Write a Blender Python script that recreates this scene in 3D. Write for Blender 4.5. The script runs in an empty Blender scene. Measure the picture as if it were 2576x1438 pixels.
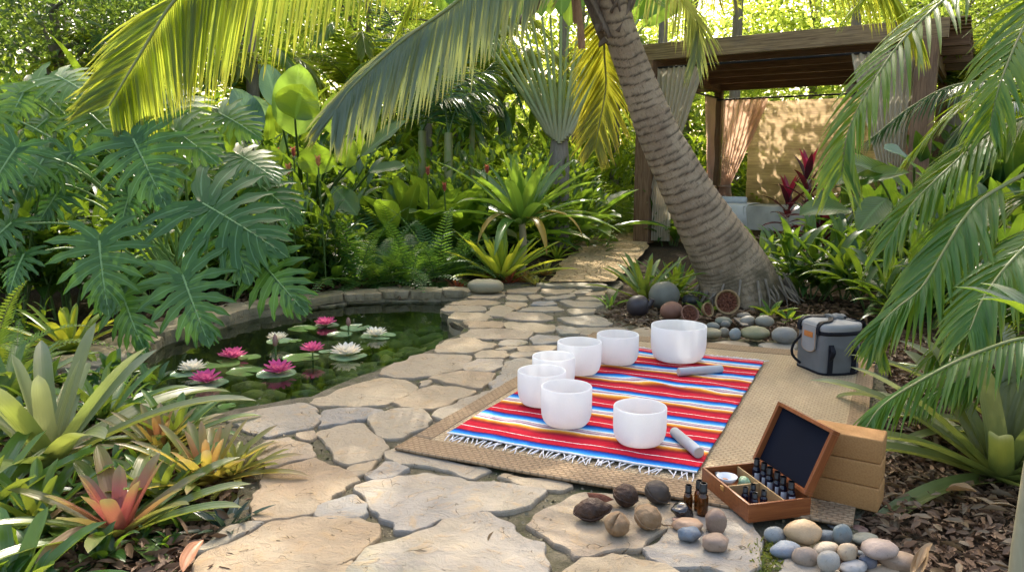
import bpy, bmesh, math, random
import numpy as np
from mathutils import Vector, Matrix, noise
R = math.radians
V = Vector
random.seed(7)
S = bpy.context.scene
COL = S.collection

# ------------------------------------------------------------------ camera, world, sun, exposure
PITCH = R(9.0); CAMZ = 1.25; FPX = 1900.0; PW, PH = 2576.0, 1438.0
cam = bpy.data.objects.new('camera', bpy.data.cameras.new('camera')); COL.objects.link(cam)
cam.location = (0, 0, CAMZ); cam.rotation_euler = (R(90) - PITCH, 0, 0)
cam.data.lens = 36.0 * FPX / PW; cam.data.sensor_width = 36; cam.data.clip_end = 400; cam.data.clip_start = 0.05
S.camera = cam
SUN_EL, SUN_AZ = R(42), R(4)          # sun ahead of the camera, azimuth measured from +Y to +X
w = bpy.data.worlds.new("World"); S.world = w; w.use_nodes = True
nt = w.node_tree; bg = nt.nodes['Background']
sky = nt.nodes.new('ShaderNodeTexSky'); sky.sky_type = 'NISHITA'; sky.sun_disc = False
sky.sun_elevation = SUN_EL; sky.sun_rotation = SUN_AZ; sky.dust_density = 5.0; sky.air_density = 1.0; sky.ozone_density = 0.5
wm = nt.nodes.new('ShaderNodeMix'); wm.data_type = 'RGBA'; wm.blend_type = 'MULTIPLY'; wm.inputs[0].default_value = 1; wm.inputs[7].default_value = (1.045, .985, .915, 1)   # warm white balance
nt.links.new(sky.outputs[0], wm.inputs[6]); nt.links.new(wm.outputs[2], bg.inputs[0]); bg.inputs[1].default_value = 0.15
sl = bpy.data.lights.new('sun', 'SUN'); sl.energy = 2.4; sl.angle = R(0.5); sl.color = (1, .93, .8)
so = bpy.data.objects.new('sun', sl); COL.objects.link(so)
sd = V((math.sin(SUN_AZ) * math.cos(SUN_EL), math.cos(SUN_AZ) * math.cos(SUN_EL), math.sin(SUN_EL)))
so.rotation_euler = sd.to_track_quat('Z', 'Y').to_euler()
S.view_settings.view_transform = 'Standard'; S.view_settings.look = 'None'
S.view_settings.exposure = 2.05; S.view_settings.gamma = 1; S.view_settings.use_curve_mapping = False
S.cycles.use_denoising = True; S.cycles.max_bounces = 8; S.cycles.transparent_max_bounces = 12
S.cycles.diffuse_bounces = 4; S.cycles.glossy_bounces = 3; S.cycles.transmission_bounces = 8
S.cycles.caustics_reflective = False; S.cycles.caustics_refractive = False; S.cycles.sample_clamp_indirect = 6

# ------------------------------------------------------------------ helpers
def ray(px, py):
    a = (px - PW / 2) / FPX; b = (PH / 2 - py) / FPX; c, s = math.cos(PITCH), math.sin(PITCH)
    return V((a, c + b * s, b * c - s))
def W(px, py, d): return V((0, 0, CAMZ)) + ray(px, py) * d
def G(px, py, z=0.0):
    r = ray(px, py); return V((0, 0, CAMZ)) + r * ((z - CAMZ) / r.z)
def depth(p): return p.y * math.cos(PITCH) - (p.z - CAMZ) * math.sin(PITCH)
def ppm(p): return FPX / depth(p)
def rv(a=1.0): return V((random.uniform(-a, a), random.uniform(-a, a), random.uniform(-a, a)))
U = random.uniform
UP = V((0, 0, 1))

class MB:
    """collects verts, faces, per-vertex colour (r random, g along, b across, a age) and a material index"""
    def __init__(s): s.v = []; s.f = []; s.c = []; s.m = []
    def grid(s, rows, cols, mat=0, close=False):
        b = len(s.v); n = len(rows[0])
        for r, c in zip(rows, cols): s.v.extend(r); s.c.extend(c)
        for i in range(len(rows) - 1):
            for j in range(n if close else n - 1):
                k = (j + 1) % n
                s.f.append((b + i * n + j, b + i * n + k, b + (i + 1) * n + k, b + (i + 1) * n + j)); s.m.append(mat)
    def fan(s, pts, col, mat=0):
        b = len(s.v); s.v.extend(pts); s.c.extend([col] * len(pts)); s.f.append(tuple(range(b, b + len(pts)))); s.m.append(mat)
    def build(s, name, mats, parent=None, smooth=True, loc=None):
        me = bpy.data.meshes.new(name)
        o0 = V(loc) if loc is not None else V((0, 0, 0))
        me.from_pydata([tuple(V(p) - o0) for p in s.v] if loc is not None else [tuple(p) for p in s.v], [], s.f)
        at = me.color_attributes.new('lc', 'FLOAT_COLOR', 'POINT')
        if s.c: at.data.foreach_set('color', np.array([x if len(x) == 4 else (*x, 1) for x in s.c], dtype=np.float32).ravel())
        for m in (mats if isinstance(mats, (list, tuple)) else [mats]): me.materials.append(m)
        me.polygons.foreach_set('material_index', s.m)
        if smooth: me.polygons.foreach_set('use_smooth', [True] * len(s.f))
        me.update()
        o = bpy.data.objects.new(name, me); COL.objects.link(o)
        if loc is not None: o.location = loc
        if parent is not None: o.parent = parent
        return o

def tag(o, label=None, cat=None, group=None, kind=None):
    if label: o['label'] = label
    if cat: o['category'] = cat
    if group: o['group'] = group
    if kind: o['kind'] = kind
    return o
def thing(name, label, cat, loc=(0, 0, 0), rz=0, group=None):
    o = bpy.data.objects.new(name, None); COL.objects.link(o); o.location = loc; o.rotation_euler = (0, 0, rz)
    o.empty_display_size = .05
    return tag(o, label, cat, group)
def dup(src, loc, rz=0, sc=1.0, label=None, group=None, parent=None):
    c = src.copy(); COL.objects.link(c)
    if parent is None:
        c.location = loc; c.rotation_euler = (0, 0, rz); c.scale = (sc, sc, sc)
    else: c.parent = parent
    if label: c['label'] = label
    if group: c['group'] = group
    for ch in src.children: dup(ch, None, parent=c)
    return c
def struct(name, mb, mats, parent=None, smooth=True):
    o = mb.build(name, mats, parent, smooth)
    if parent is None: o['kind'] = 'structure'
    return o

def tube(mb, pts, rad, ns=8, mat=0, rnd=.5, cap=True, flat=1.0):
    pts = [V(p) for p in pts]; n = len(pts)
    if not isinstance(rad, (list, tuple)): rad = [rad] * n
    rows, cols = [], []
    t0 = (pts[1] - pts[0]).normalized(); ref = V((0, 0, 1)) if abs(t0.z) < .9 else V((1, 0, 0))
    x = t0.cross(ref).normalized()
    for i, p in enumerate(pts):
        t = (pts[min(i + 1, n - 1)] - pts[max(i - 1, 0)]).normalized()
        x = (x - t * x.dot(t)).normalized(); y = t.cross(x)
        rows.append([p + (x * math.cos(a) + y * math.sin(a) * flat) * rad[i] for a in [2 * math.pi * k / ns for k in range(ns)]])
        cols.append([(rnd, i / (n - 1), k / ns, 1) for k in range(ns)])
    mb.grid(rows, cols, mat, close=True)
    if cap:
        mb.fan(list(reversed(rows[0])), (rnd, 0, .5, 1), mat); mb.fan(rows[-1], (rnd, 1, .5, 1), mat)
def lathe(mb, prof, ns=32, c=(0, 0, 0), mat=0, ax=None):
    c = V(c); rows, cols = [], []
    for i, (r, z) in enumerate(prof):
        rows.append([c + V((r * math.cos(a), r * math.sin(a), z)) for a in [2 * math.pi * k / ns for k in range(ns)]])
        cols.append([(.5, i / (len(prof) - 1), k / ns, 1) for k in range(ns)])
    mb.grid(rows, cols, mat, close=True)
def box(mb, M, sx, sy, sz, mat=0, bev=0.0):
    """box from 0..s in each axis of matrix M, with bevelled edges"""
    bm = bmesh.new(); bmesh.ops.create_cube(bm, size=1)
    for v in bm.verts: v.co = V(((v.co.x + .5) * sx, (v.co.y + .5) * sy, (v.co.z + .5) * sz))
    if bev: bmesh.ops.bevel(bm, geom=bm.edges[:], offset=bev, segments=2, affect='EDGES', profile=.6)
    b = len(mb.v); bm.verts.index_update()
    for v in bm.verts: mb.v.append(M @ v.co); mb.c.append((.5, v.co.x / max(sx, 1e-6), v.co.y / max(sy, 1e-6), v.co.z / max(sz, 1e-6)))
    for f in bm.faces: mb.f.append(tuple(b + v.index for v in f.verts)); mb.m.append(mat)
    bm.free()
def frame(o, x, z=UP):
    x = V(x).normalized(); z = V(z); z = (z - x * z.dot(x)).normalized(); y = z.cross(x)
    return Matrix(((x.x, y.x, z.x, o[0]), (x.y, y.y, z.y, o[1]), (x.z, y.z, z.z, o[2]), (0, 0, 0, 1)))
def spline(pts, n):
    pts = [V(p) for p in pts]; P = [pts[0] * 2 - pts[1]] + pts + [pts[-1] * 2 - pts[-2]]
    out = []; m = len(pts) - 1
    for i in range(n + 1):
        f = i / n * m; k = min(int(f), m - 1); t = f - k; a, b, c, d = P[k:k + 4]
        out.append(.5 * ((2 * b) + (c - a) * t + (2 * a - 5 * b + 4 * c - d) * t * t + (3 * b - a - 3 * c + d) * t ** 3))
    return out

# leaf width profiles (t 0..1)
def p_lance(t): return max(.03, math.sin(math.pi * min(1, max(0, t)) ** .8) ** .8)
def p_strap(t): return max(.02, (1 - .25 * t) * (1 - max(0, (t - .72) / .28) ** 2.2) ** .6 if t < 1 else .02)
def p_ell(t): return max(.02, math.sin(math.pi * t ** .9) ** .6) if 0 < t < 1 else .02
def p_let(t): return max(.04, min(1, .35 + t * 4) * (1 - t) ** .55)
def p_petal(t): return max(.03, math.sin(math.pi * (t * .93 + .05)) ** .7)
def leaf(mb, p, d, L, Wd, prof=p_lance, bend=.8, nseg=8, na=2, chan=.15, rnd=None, age=1.0, up=UP, wav=0.0, roll=0.0, mat=0):
    p = V(p); d = V(d).normalized(); rnd = U(0, 1) if rnd is None else rnd
    s = d.cross(up)
    if s.length < 1e-3: s = d.cross(V((U(-1, 1), U(-1, 1), .01)))
    s.normalize()
    if roll: s = (Matrix.Rotation(roll, 3, d) @ s)
    g = bend / nseg; st = L / nseg; rows, cols = [], []
    ph = U(0, 6)
    for i in range(nseg + 1):
        t = i / nseg; w_ = Wd * prof(t); s = (s - d * s.dot(d)).normalized(); n = s.cross(d)
        row, cc = [], []
        for j in range(na + 1):
            u = 2 * j / na - 1
            row.append(p + s * (u * w_ / 2) + n * (chan * w_ * abs(u) ** 1.5 + (wav * Wd * math.sin(t * 14 + ph + u) * abs(u) if wav else 0)))
            cc.append((rnd, t, j / na, age))
        rows.append(row); cols.append(cc)
        p = p + d * st; d = (d + V((0, 0, -g)) * (.4 + 1.2 * t)).normalized()
    mb.grid(rows, cols, mat)
    return p, d

def frond(pts, L, n=50, wd=.035, hang=.5, fwd=.6, rr=.014, sides=(1, -1), upv=.25, tipscale=.55, basescale=.7, bend=.5, start=.08, nseg=5, jit=.12, bk=3.5, s2=0.0, fw2=.7, sw=1.0, hang2=1.0, roll=0.0, mb=None, gap=0.0, upn=None):
    """palm frond: rachis along pts; leaflets both sides. mat 0 leaflets, mat 1 rachis"""
    mb = mb or MB(); N = 40; c = spline(pts, N)
    tube(mb, c, [rr * (1 - .8 * i / N) + .0015 for i in range(N + 1)], 6, 1)
    for i in range(n):
        t = start + (1 - start) * (i + .5) / n
        if U(0, 1) < gap: continue
        f = t * N; k = min(int(f), N - 1); q = c[k].lerp(c[k + 1], f - k); tg = (c[k + 1] - c[k]).normalized()
        upr = V(upn) if upn is not None else UP
        sd_ = tg.cross(upr)
        if sd_.length < .15: sd_ = tg.cross(V((0, 1, .2)))
        sd_.normalize(); nn = sd_.cross(tg)
        ln = L * (basescale + (1 - basescale) * min(1, t * bk)) * (1 - (1 - tipscale) * max(0, (t - .5) / .5) ** 1.3)
        for sg in (sides if t > s2 else (-1,)):
            hg = hang * (1 + (hang2 - 1) * t); hg = hang * .8 if s2 > .6 and sg < 0 else hg; d = tg * (fwd + fw2 * t * t) + sd_ * sg * sw * (1 - min(hg, 1.6) * .35) + nn * upv - UP * hg * U(.82, 1.1) + rv(jit)
            leaf(mb, q, d, ln * U(.85, 1.08), wd * U(.8, 1.1) * (1 - .35 * max(0, t - .6)), p_let, bend * U(.6, 1.4), nseg, 2, .22, up=nn + rv(.15), age=t)
    return mb

def leafcloud(c, size, aspect=.45, flat=.5, droop=.3, dirs=None):
    """many separate leaves, numpy; returns verts, faces, colours"""
    rng = np.random.default_rng(len(c)); N = len(c)
    sz = size * rng.uniform(.6, 1.25, N)[:, None] if np.isscalar(size) else size[:, None]
    d = rng.normal(size=(N, 3)); d[:, 2] = d[:, 2] * flat - droop; d /= np.linalg.norm(d, axis=1)[:, None]
    n = rng.normal(size=(N, 3)) * .6; n[:, 2] += .8; s = np.cross(d, n); s /= np.linalg.norm(s, axis=1)[:, None] + 1e-9
    n = np.cross(s, d)
    w_ = sz * aspect * .5; f = n * w_ * .35
    P = [c, c + d * sz * .3 + s * w_ + f, c + d * sz * .68 + s * w_ * .75 + f - UPN * sz * .05, c + d * sz - UPN * sz * .15,
         c + d * sz * .68 - s * w_ * .75 + f - UPN * sz * .05, c + d * sz * .3 - s * w_ + f]
    v = np.stack(P, 1).reshape(-1, 3); k = np.arange(N)[:, None] * 6
    F = np.concatenate([k + np.array([[0, 1, 2, 3]]), k + np.array([[0, 3, 4, 5]])], 1).reshape(-1, 4)
    r = rng.uniform(0, 1, N)
    al = np.array([0, .3, .68, 1, .68, .3]); ac = np.array([.5, 1, 1, .5, 0, 0])
    C = np.stack([np.repeat(r, 6), np.tile(al, N), np.tile(ac, N), np.ones(N * 6)], 1)
    return v, F, C
UPN = np.array([0, 0, 1.0])
def cloud_obj(name, vfc, mats, parent=None, smooth=False):
    v, F, C = vfc
    me = bpy.data.meshes.new(name); me.vertices.add(len(v)); me.vertices.foreach_set('co', v.astype(np.float32).ravel())
    me.loops.add(F.size); me.loops.foreach_set('vertex_index', F.astype(np.int32).ravel())
    me.polygons.add(len(F)); me.polygons.foreach_set('loop_start', np.arange(0, F.size, 4, dtype=np.int32))
    at = me.color_attributes.new('lc', 'FLOAT_COLOR', 'POINT'); at.data.foreach_set('color', C.astype(np.float32).ravel())
    me.materials.append(mats); me.update(calc_edges=True); me.validate()
    o = bpy.data.objects.new(name, me); COL.objects.link(o)
    if parent is not None: o.parent = parent
    return o

# ------------------------------------------------------------------ materials
class NT:
    def __init__(s, name):
        s.m = bpy.data.materials.new(name); s.m.use_nodes = True; s.t = s.m.node_tree; s.t.nodes.clear()
        s.out = s.n('ShaderNodeOutputMaterial')
    def n(s, k, **kw):
        x = s.t.nodes.new(k)
        for a, b in kw.items(): setattr(x, a, b)
        return x
    def set(s, sock, v):
        if isinstance(v, bpy.types.NodeSocket): s.t.links.new(v, sock)
        elif isinstance(v, (tuple, list)) and len(v) == 3 and sock.type == 'RGBA': sock.default_value = (*v, 1)
        else: sock.default_value = v
    def math(s, op, a, b=0.0, c=0.0, clamp=False):
        x = s.n('ShaderNodeMath', operation=op, use_clamp=clamp)
        for i, q in enumerate((a, b, c)): s.set(x.inputs[i], q)
        return x.outputs[0]
    def mix(s, f, a, b, bt='MIX'):
        x = s.n('ShaderNodeMix', data_type='RGBA', blend_type=bt)
        s.set(x.inputs[0], f); s.set(x.inputs[6], a); s.set(x.inputs[7], b); return x.outputs[2]
    def smooth(s, v, a, b, lo=0.0, hi=1.0):
        x = s.n('ShaderNodeMapRange', interpolation_type='SMOOTHSTEP')
        for i, q in enumerate((v, a, b, lo, hi)): s.set(x.inputs[i], q)
        return x.outputs[0]
    def noise(s, sc, det=4, rough=.55, vec=None, dist=0.0, out='Fac'):
        x = s.n('ShaderNodeTexNoise'); x.inputs['Scale'].default_value = sc; x.inputs['Detail'].default_value = det
        x.inputs['Roughness'].default_value = rough; x.inputs['Distortion'].default_value = dist
        s.t.links.new(vec if vec is not None else s.coords(), x.inputs['Vector'])
        return x.outputs[out]
    def coords(s, scale=(1, 1, 1), kind='Object'):
        x = s.n('ShaderNodeTexCoord'); m = s.n('ShaderNodeMapping'); m.inputs['Scale'].default_value = scale
        s.t.links.new(x.outputs[kind], m.inputs['Vector']); return m.outputs[0]
    def ramp(s, f, stops, interp='LINEAR'):
        x = s.n('ShaderNodeValToRGB'); e = x.color_ramp; e.interpolation = interp
        while len(e.elements) < len(stops): e.elements.new(.5)
        for el, (p, c) in zip(e.elements, stops): el.position = p; el.color = (*c, 1)
        s.set(x.inputs[0], f); return x.outputs[0]
    def attr(s):
        a = s.n('ShaderNodeAttribute', attribute_name='lc'); q = s.n('ShaderNodeSeparateColor'); s.t.links.new(a.outputs['Color'], q.inputs[0])
        return q.outputs[0], q.outputs[1], q.outputs[2], a.outputs['Alpha']
    def rand(s): return s.n('ShaderNodeObjectInfo').outputs['Random']
    def bump(s, h, st=.3, dist=.01):
        x = s.n('ShaderNodeBump'); x.inputs['Strength'].default_value = st; x.inputs['Distance'].default_value = dist; s.set(x.inputs['Height'], h); return x.outputs[0]
    def bsdf(s, col, rough=.5, spec=.5, normal=None, **kw):
        x = s.n('ShaderNodeBsdfPrincipled'); s.set(x.inputs['Base Color'], col); s.set(x.inputs['Roughness'], rough)
        s.set(x.inputs['Specular IOR Level'], spec)
        if normal is not None: s.t.links.new(normal, x.inputs['Normal'])
        for k, v in kw.items(): s.set(x.inputs[k.replace('_', ' ')], v)
        return x.outputs[0]
    def end(s, sh): s.t.links.new(sh, s.out.inputs[0]); return s.m
    def mixsh(s, f, a, b):
        x = s.n('ShaderNodeMixShader'); s.set(x.inputs[0], f); s.t.links.new(a, x.inputs[1]); s.t.links.new(b, x.inputs[2]); return x.outputs[0]

def leafmat(name, c1, c2, tr, tf=.38, rough=.36, mid=None, tip=None, tip_at=(.55, 1.0), inner=None, inner_at=(.15, .6), base=None, base_at=(0, .3), spec=.5, vein=0.0, spot=None):
    N = NT(name); r, g, b, a = N.attr()
    k = N.math('ADD', N.math('MULTIPLY', r, .6), N.math('MULTIPLY', N.rand(), .4))
    col = N.mix(k, c1, c2); trc = N.mix(k, tr, tuple(x * y for x, y in zip(tr, (1.25, 1.0, .8))))
    nz = N.noise(9, 3)
    col = N.mix(N.smooth(nz, .35, .75, 0, .35), col, tuple(x * .6 for x in c1))
    def over(f, c, tc=None):
        nonlocal col, trc
        col = N.mix(f, col, c); trc = N.mix(f, trc, tc or tuple(min(.9, x * 1.5) for x in c))
    if spot: over(N.smooth(N.noise(5, 4, .65), .6, .7, 0, .8), spot)
    if tip: over(N.smooth(N.math('ADD', g, N.math('MULTIPLY', N.math('SUBTRACT', nz, .5), .4)), tip_at[0], tip_at[1], 0, .9), tip)
    if base: over(N.smooth(g, base_at[0], base_at[1], .9, 0), base)
    if inner: over(N.math('MULTIPLY', N.smooth(a, inner_at[0], inner_at[1], 1, 0), N.smooth(g, .55, 1.0, 1, .25)), inner)
    d = N.math('ABSOLUTE', N.math('SUBTRACT', b, .5))
    if mid: col = N.mix(N.smooth(d, .02, .07, .75, 0), col, mid)
    h = None
    if vein:
        v_ = N.math('SINE', N.math('MULTIPLY', N.math('SUBTRACT', g, N.math('MULTIPLY', d, .55)), vein))
        h = N.bump(N.math('ADD', N.math('MULTIPLY', v_, .5), nz), .25, .01)
    else:
        h = N.bump(N.math('SINE', N.math('MULTIPLY', b, 40)), .12, .004)
    p = N.bsdf(col, rough, spec, h)
    t = N.n('ShaderNodeBsdfTranslucent'); N.set(t.inputs[0], trc)
    return N.end(N.mixsh(tf, p, t.outputs[0]))

def plain(name, c1, c2=None, rough=.6, sc=8, spec=.4, bst=.2, bsc=30, bd=.01, **kw):
    N = NT(name); f = N.noise(sc, 5)
    col = N.mix(N.smooth(f, .3, .7), c1, c2 or tuple(x * .75 for x in c1))
    return N.end(N.bsdf(col, rough, spec, N.bump(N.noise(bsc, 4), bst, bd), **kw))

M = {}
# foliage
M['phil'] = leafmat('philodendron_leaf', (.030, .098, .017), (.06, .15, .026), (.10, .26, .03),   .3, .32, spec=.4, mid=(.14, .26, .11))
M['phil_lime'] = leafmat('philodendron_young_leaf', (.05, .16, .02), (.08, .20, .03), (.28, .46, .03), .42, .35, mid=(.2, .34, .08))
M['coco'] = leafmat('coconut_leaflet', (.07, .12, .02), (.13, .16, .02), (.46, .58, .06), .62, .38, tip=(.30, .29, .03), tip_at=(.65, 1.1))
M['coco_blue'] = leafmat('coconut_sky_sheen_leaflet', (.15, .21, .14), (.20, .26, .16), (.38, .46, .10), .45, .34, tip=(.30, .27, .04), tip_at=(.75, 1.1))  # silvery sky reflection on shaded leaflets put into the base colour
M['coco_yellow'] = leafmat('coconut_yellow_leaflet', (.10, .15, .02), (.22, .22, .02), (.48, .52, .04), .5, .4, tip=(.36, .30, .03), tip_at=(.4, 1.05))  # yellower copy of the coconut leaflet colour
M['areca'] = leafmat('areca_leaflet', (.04, .13, .022), (.07, .18, .03), (.34, .50, .02), .42, .36, tip=(.25, .27, .03), tip_at=(.7, 1.1), spec=.4)
M['areca_dark'] = leafmat('areca_dark_leaflet', (.018, .07, .025), (.03, .10, .03), (.14, .26, .02), .3, .26)
M['rachis'] = plain('frond_stalk', (.16, .20, .05), (.22, .21, .08), .45)
M['rachis_dark'] = plain('green_stem', (.06, .12, .03), (.10, .15, .04), .4)
M['fern'] = leafmat('fern_leaf', (.035, .13, .03), (.065, .18, .04), (.22, .42, .04), .36, .42)
M['fern_lime'] = leafmat('fern_lime_leaf', (.10, .22, .03), (.15, .27, .04), (.40, .55, .05), .42, .45)
M['broad'] = leafmat('broad_leaf', (.025, .09, .02), (.05, .13, .028), (.28, .45, .03), .4, .33, mid=(.15, .28, .08), vein=90)
M['broad_lime'] = leafmat('broad_lime_leaf', (.09, .20, .025), (.12, .24, .03), (.32, .55, .07), .45, .35, mid=(.25, .38, .1), vein=90)
M['broad_blue'] = leafmat('broad_glaucous_leaf', (.10, .20, .16), (.14, .24, .18), (.2, .36, .15), .3, .25, mid=(.25, .36, .25), vein=90)
M['ginger'] = leafmat('ginger_leaf', (.016, .068, .016), (.04, .11, .025), (.24, .42, .03), .38, .32, mid=(.10, .22, .06))
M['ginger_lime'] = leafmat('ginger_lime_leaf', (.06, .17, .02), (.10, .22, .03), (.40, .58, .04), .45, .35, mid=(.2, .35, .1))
M['drac'] = leafmat('dracaena_leaf', (.05, .15, .03), (.08, .19, .045), (.30, .50, .05), .38, .28, mid=(.10, .24, .08), spot=None)
M['drac_old'] = leafmat('dracaena_old_leaf', (.12, .18, .05), (.2, .2, .05), (.5, .45, .05), .35, .35, tip=(.45, .28, .04), tip_at=(.2, .7))
M['brom_lime'] = leafmat('bromeliad_lime_leaf', (.20, .33, .03), (.25, .36, .04), (.55, .62, .05), .42, .3, base=(.06, .13, .02), base_at=(0, .5))
M['brom_green'] = leafmat('bromeliad_green_leaf', (.07, .16, .03), (.12, .21, .045), (.30, .42, .05), .30, .24, base=(.10, .10, .02))
M['brom_red'] = leafmat('bromeliad_red_leaf', (.20, .05, .03), (.30, .09, .04), (.5, .12, .05), .35, .3, tip=(.16, .17, .04), tip_at=(.5, 1.05))
M['brom_purple'] = leafmat('bromeliad_purple_leaf', (.06, .025, .04), (.10, .04, .05), (.2, .06, .06), .25, .3)
M['brom_yellow'] = leafmat('bromeliad_yellow_leaf', (.18, .24, .05), (.26, .25, .06), (.42, .45, .08), .38, .3, base=(.28, .10, .04), base_at=(0, .5))
M['brom_pink'] = leafmat('bromeliad_pink_centred_leaf', (.085, .15, .035), (.12, .18, .05), (.28, .38, .06), .28, .26, inner=(.36, .10, .08), inner_at=(.08, .46), base=(.38, .09, .05), base_at=(0, .2), tip=(.22, .23, .10), tip_at=(.55, 1.1))
M['brom_big'] = leafmat('bromeliad_olive_leaf', (.11, .16, .05), (.16, .20, .06), (.32, .42, .08), .36, .34, inner=(.22, .24, .10), inner_at=(.05, .3), base=(.15, .18, .04), base_at=(0, .4), tip=(.24, .27, .16), tip_at=(.5, 1.1))  # pale tip colour paints in the sky's reflection
M['brom_orange'] = leafmat('bromeliad_orange_leaf', (.12, .18, .04), (.22, .22, .06), (.5, .45, .08), .38, .28, inner=(.38, .17, .07), inner_at=(.06, .3), tip=(.28, .20, .12), tip_at=(.65, 1.05), base=(.30, .15, .04))
M['brom_dark'] = leafmat('dark_rosette_leaf', (.025, .05, .04), (.05, .08, .06), (.06, .12, .06), .2, .25, mid=(.16, .2, .18))
M['ti_red'] = leafmat('ti_red_leaf', (.28, .015, .05), (.20, .02, .04), (.7, .05, .12), .4, .28)
M['ti_dark'] = leafmat('ti_dark_leaf', (.05, .012, .018), (.08, .02, .03), (.22, .03, .04), .25, .25)
M['lily_pink'] = leafmat('lily_pink_petal', (.72, .14, .36), (.62, .08, .28), (.85, .25, .5), .3, .45, base=(.75, .3, .48), spec=.2)
M['lily_white'] = leafmat('lily_white_petal', (.80, .80, .74), (.84, .83, .78), (.85, .85, .72), .3, .45, base=(.8, .78, .5), spec=.2)
M['lily_bud'] = leafmat('lily_bud_sepal', (.30, .20, .14), (.36, .16, .16), (.4, .2, .15), .2, .4)
M['stamen'] = plain('lily_stamen', (.75, .45, .04), (.8, .6, .1), .6)
M['pad'] = leafmat('lily_pad', (.07, .17, .03), (.11, .22, .05), (.2, .35, .05), .15, .28, mid=None, spot=(.22, .17, .05))
M['pad_blue'] = leafmat('lily_pad_pale', (.16, .28, .16), (.20, .30, .18), (.2, .35, .1), .15, .2, spot=(.26, .24, .10))
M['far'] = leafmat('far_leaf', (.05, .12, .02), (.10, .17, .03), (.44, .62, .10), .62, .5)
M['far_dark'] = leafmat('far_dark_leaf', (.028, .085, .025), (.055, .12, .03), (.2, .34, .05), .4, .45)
M['flower'] = leafmat('ginger_bract', (.40, .09, .09), (.48, .16, .12), (.6, .2, .14), .3, .5)
M['peach'] = leafmat('peach_bract', (.55, .26, .14), (.6, .32, .18), (.7, .4, .2), .3, .4)
M['dry'] = leafmat('dry_leaf', (.24, .15, .07), (.38, .27, .15), (.3, .2, .08), .15, .6)

# ------------------------------------------------------------------ materials: hard surfaces
def mk_stone(name, cols, moss=.25):
    N = NT(name); rnd = N.rand(); vr = N.n('ShaderNodeVectorRotate', rotation_type='Z_AXIS'); N.set(vr.inputs['Vector'], N.coords()); N.set(vr.inputs['Angle'], N.math('MULTIPLY', rnd, 40.0)); co = vr.outputs[0]
    base = N.ramp(rnd, cols)
    n1 = N.noise(2.2, 6, .6, co, .6); n2 = N.noise(9, 8, .7, co, 1.5); n3 = N.noise(60, 4, .6, co)
    mp = N.n('ShaderNodeMapping'); mp.inputs['Scale'].default_value = (6, 9, 6); N.t.links.new(co, mp.inputs['Vector']); fl = N.noise(2.0, 6, .6, mp.outputs[0], 1.8)
    col = N.mix(N.smooth(n1, .35, .68, 0, .75), base, (.35, .29, .20))
    col = N.mix(N.smooth(n2, .50, .68, 0, .6), col, (.37, .255, .13))
    col = N.mix(N.smooth(n2, .26, .40, .5, 0), col, (.20, .165, .12))
    col = N.mix(N.smooth(N.noise(1.3, 4, .6, co), .58, .72, 0, moss), col, (.25, .25, .08))
    col = N.mix(N.smooth(n3, .60, .72, 0, .35), col, (.13, .11, .08))
    vx = N.n('ShaderNodeTexVoronoi', feature='DISTANCE_TO_EDGE'); vx.inputs['Scale'].default_value = 2.6; N.t.links.new(N.noise(3, 3, .6, co, .5, 'Color'), vx.inputs['Vector'])
    crk = N.math('MULTIPLY', N.smooth(vx.outputs['Distance'], .0, .012, 1, 0), N.smooth(n2, .5, .6))
    col = N.mix(N.math('MULTIPLY', crk, .8), col, (.08, .06, .04))
    h = N.math('ADD', N.math('MULTIPLY', fl, .35), N.math('ADD', N.math('MULTIPLY', n2, 1.0), N.math('MULTIPLY', n3, .12)))
    h = N.math('SUBTRACT', h, N.math('MULTIPLY', crk, .3))
    return N.end(N.bsdf(col, .72, .25, N.bump(h, .9, .02)))
STC = [(0, (.29, .21, .13)), (.22, (.37, .285, .18)), (.4, (.25, .23, .19)), (.55, (.33, .235, .135)), (.68, (.235, .235, .225)), (.84, (.37, .29, .18)), (1, (.21, .22, .23))]
M['flag'] = mk_stone('sandstone_flag', STC)
M['coping'] = mk_stone('mossy_coping_stone', [(0, (.20, .17, .10)), (.5, (.24, .20, .12)), (1, (.17, .165, .11))], .6)
def mk_mortar():
    N = NT('mortar'); n1 = N.noise(7, 6, .7); n2 = N.noise(55, 5, .75)
    col = N.mix(N.smooth(n1, .35, .65), (.19, .165, .115), (.095, .09, .05))
    col = N.mix(N.smooth(n1, .56, .68, 0, .8), col, (.10, .13, .035))
    col = N.mix(N.smooth(n2, .5, .7, 0, .7), col, (.10, .085, .06))
    return N.end(N.bsdf(col, .9, .15, N.bump(N.math('ADD', n2, n1), 1.0, .02)))
M['mortar'] = mk_mortar()
def mk_soil():
    N = NT('garden_soil'); n1 = N.noise(5, 6, .7); n2 = N.noise(45, 5, .7)
    col = N.mix(N.smooth(n2, .35, .7), (.030, .022, .014), (.10, .07, .042))
    col = N.mix(N.smooth(n1, .55, .7, 0, .5), col, (.045, .055, .018))
    return N.end(N.bsdf(col, .95, .1, N.bump(N.math('ADD', n2, n1), 1, .03)))
M['soil'] = mk_soil()
M['gravel'] = plain('sandy_gravel', (.60, .44, .25), (.45, .32, .17), .9, 40, .1, 1.0, 120, .02)
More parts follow.
